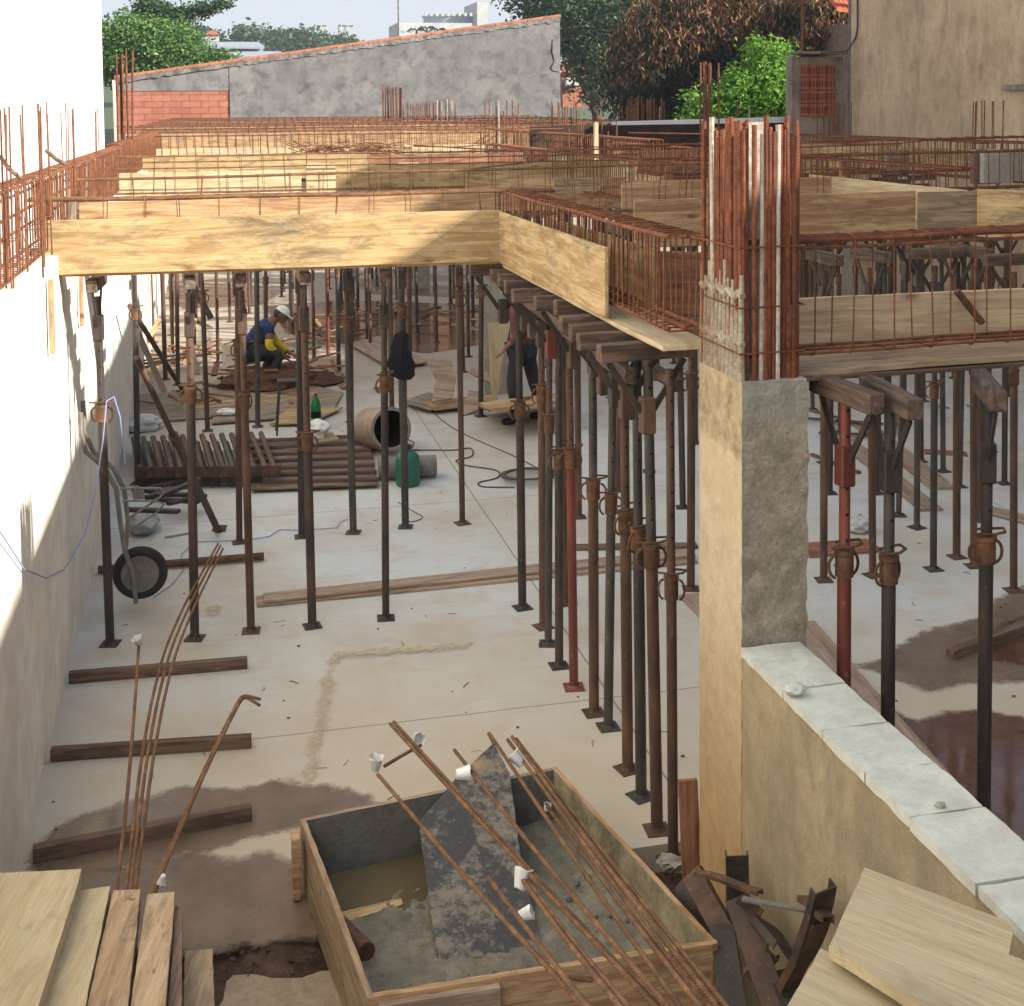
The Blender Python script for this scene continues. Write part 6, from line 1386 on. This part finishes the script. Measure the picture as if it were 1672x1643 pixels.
# clothes
v2 = [(hipc.x-.01, .05, hipc.z+.02, .15), (.06, .05, .64, .15), (.14, .05, .75, .165), (*ch, .163), (.27, .05, .88, .10)]; e2 = [(0, 1), (1, 2), (2, 3), (3, 4)]
for sy in (-1, 1):
    i = len(v2); ex, ez, wx, wz, _ = wr[0] if sy < 0 else wr[1]
    v2 += [(ch.x+.03, .05+sy*.17, ch.z, .078), (ch.x*.6+ex*.4+.01, .05+sy*.19, ch.z*.6+ez*.4, .07)]; e2 += [(3, i), (i, i+1)]
skin('blue_shirt', v2, e2, M['shirt_blue'], parent=pw)
for ex, ez, wx, wz, sy in wr:
    skin('yellow_sleeve', [(ch.x*.55+ex*.45+.01, .05+sy*.19, ch.z*.55+ez*.45, .063), (ex, .05+sy*.21, ez, .064), (ex*.5+wx*.5, .05+sy*.17, ez*.5+wz*.5, .054), (ex*.12+wx*.88, .05+sy*.13, ez*.12+wz*.88, .04)], [(0, 1), (1, 2), (2, 3)], M['yellow'], parent=pw)
v3 = [(*hipc, .152)]; e3 = []
for sy, kx in ((-1, .38), (1, .30)):
    i = len(v3); v3 += [(.03, .05+sy*.12, .5, .105), (.2, .05+sy*.17, .52, .093), (kx, .05+sy*.19, .46, .076), (kx-.08, .05+sy*.19, .25, .068), (kx-.15, .05+sy*.19, .1, .055)]; e3 += [(0, i), (i, i+1), (i+1, i+2), (i+2, i+3), (i+3, i+4)]
skin('trousers', v3, e3, M['pants'], parent=pw)
for sy, kx in ((-1, .38), (1, .30)): skin('boot', [(kx-.16, .05+sy*.19, .1, .052), (kx-.16, .05+sy*.19, .045, .045), (kx-.02, .05+sy*.2, .04, .042)], [(0, 1), (1, 2)], M['boot'], parent=pw)
def capmesh(hm, nape=True):
    b = MB(); n_ = 24
    rows_ = []
    for k in range(7):
        a = R(90*k/6); rows_.append([b.b.verts.new(hm @ V((.086*math.cos(a)*math.cos(2*math.pi*j/n_), -.004+.106*math.cos(a)*math.sin(2*math.pi*j/n_), .028+.098*math.sin(a)))) for j in range(n_)])
    for k in range(6):
        for j in range(n_): b.b.faces.new((rows_[k][j], rows_[k][(j+1) % n_], rows_[k+1][(j+1) % n_], rows_[k+1][j]))
    pr_ = [hm @ V((x_, y_, z_)) for x_, y_, z_ in ((-.07, .06, .03), (-.05, .15, .02), (0, .175, .018), (.05, .15, .02), (.07, .06, .03), (0, .09, .036))]
    b.prism(pr_, hm.to_3x3() @ V((0, 0, .008)))
    if nape: b.prism([hm @ V(q_) for q_ in ((-.08, -.03, .03), (-.075, -.09, .02), (0, -.115, .02), (.075, -.09, .02), (.08, -.03, .03), (.08, -.05, -.09), (0, -.12, -.12), (-.08, -.05, -.09))], hm.to_3x3() @ V((0, -.006, 0)))
    return b.mesh('cap', M['cap_white'], True)
link('cap', capmesh(hm, False), pw)
b = MB()
for j in range(2): b.blob((0, 0, 0), (.08, .09, .085), .1, 3)
for v in b.b.verts: v.co = hm @ (v.co+V((0, -.02, -.012)))
link('hair', b.mesh('hair', M['hair'], True), pw)
# standing worker, half hidden behind the dense row of props, walking to the left
o1 = G(838, 690); p2_ = thing('person', o1, 'standing worker in rust checked shirt and dark trousers half hidden behind props', 'person')
vt = [(.12, 0, .93, .125), (.12, 0, 1.08, .12), (.11, 0, 1.25, .145), (.09, 0, 1.40, .13), (.07, 0, 1.50, .055), (.05, 0, 1.54, .052)]; ed = [(0, 1), (1, 2), (2, 3), (3, 4), (4, 5)]
limb(0, [(.05, -.08, .88, .09), (-.03, -.1, .52, .065), (.0, -.1, .30, .057), (.0, -.1, .09, .036), (-.02, -.1, .045, .038), (-.13, -.1, .035, .034)])
limb(0, [(.2, .1, .88, .09), (.28, .1, .5, .065), (.34, .1, .28, .055), (.40, .1, .10, .036), (.38, .1, .05, .038), (.28, .1, .035, .034)])
sh = []
for sy, (ex, ez), (wx, wz) in ((-1, (.04, 1.12), (-.12, .96)), (1, (.2, 1.12), (.1, .92))):
    e = limb(3, [(.1, sy*.18, 1.38, .06), (ex, sy*.23, ez, .047), (ex*.5+wx*.5, sy*.21, ez*.5+wz*.5, .04), (wx, sy*.18, wz, .027)])
    hand(vt, ed, e, (wx, sy*.18, wz), (-.6, 0, -.7), (-.5, 0, -.2), side=sy); sh.append((ex, ez, wx, wz, sy))
hm2 = head(p2_, (.02, 0, 1.64), (-.9, -.2, -.35), (-.2, 0, 1)); body_with_head(p2_, vt, ed, None, hm2)
v2 = [(.12, 0, .92, .15), (.12, 0, 1.08, .14), (.11, 0, 1.25, .16), (.09, 0, 1.40, .145), (.08, 0, 1.46, .085)]; e2 = [(0, 1), (1, 2), (2, 3), (3, 4)]
for ex, ez, wx, wz, sy in sh: i = len(v2); v2 += [(.1, sy*.18, 1.38, .075), (ex, sy*.23, ez, .062), (ex*.3+wx*.7, sy*.2, ez*.3+wz*.7, .05)]; e2 += [(3, i), (i, i+1), (i+1, i+2)]
skin('checked_shirt', v2, e2, M['shirt_rust'], parent=p2_)
v3 = [(.12, 0, .93, .145), (.05, -.08, .88, .108), (-.03, -.1, .52, .084), (.0, -.1, .30, .075), (.0, -.1, .12, .062), (.2, .1, .88, .108), (.28, .1, .5, .084), (.34, .1, .28, .072), (.39, .1, .13, .06)]
skin('trousers', v3, [(0, 1), (1, 2), (2, 3), (3, 4), (0, 5), (5, 6), (6, 7), (7, 8)], M['pants'], parent=p2_)
skin('boot', [(.0, -.1, .12, .05), (.0, -.1, .05, .048), (-.13, -.1, .042, .044), (-.17, -.1, .04, .036)], [(0, 1), (1, 2), (2, 3)], M['boot'], parent=p2_)
skin('boot', [(.40, .1, .12, .05), (.40, .1, .05, .048), (.27, .1, .042, .044), (.23, .1, .04, .036)], [(0, 1), (1, 2), (2, 3)], M['boot'], parent=p2_)
link('cap', capmesh(hm2, False), p2_)

# ------------------------------------------------------------------ thin haze that pales the far hill
b = MB(); b.box((60, 150, 22.), (620, 640, 47.2)); hz = b.mesh('haze', bpy.data.materials.new('haze')); hm_ = hz.materials[0]; hm_.use_nodes = True
n = hm_.node_tree.nodes; n.remove(n['Principled BSDF']); pv = n.new('ShaderNodeVolumePrincipled'); pv.inputs['Density'].default_value = .0006; pv.inputs['Color'].default_value = (.82, .88, .97, 1)
hm_.node_tree.links.new(pv.outputs[0], n['Material Output'].inputs['Volume']); structure(link('haze', hz), 'stuff')
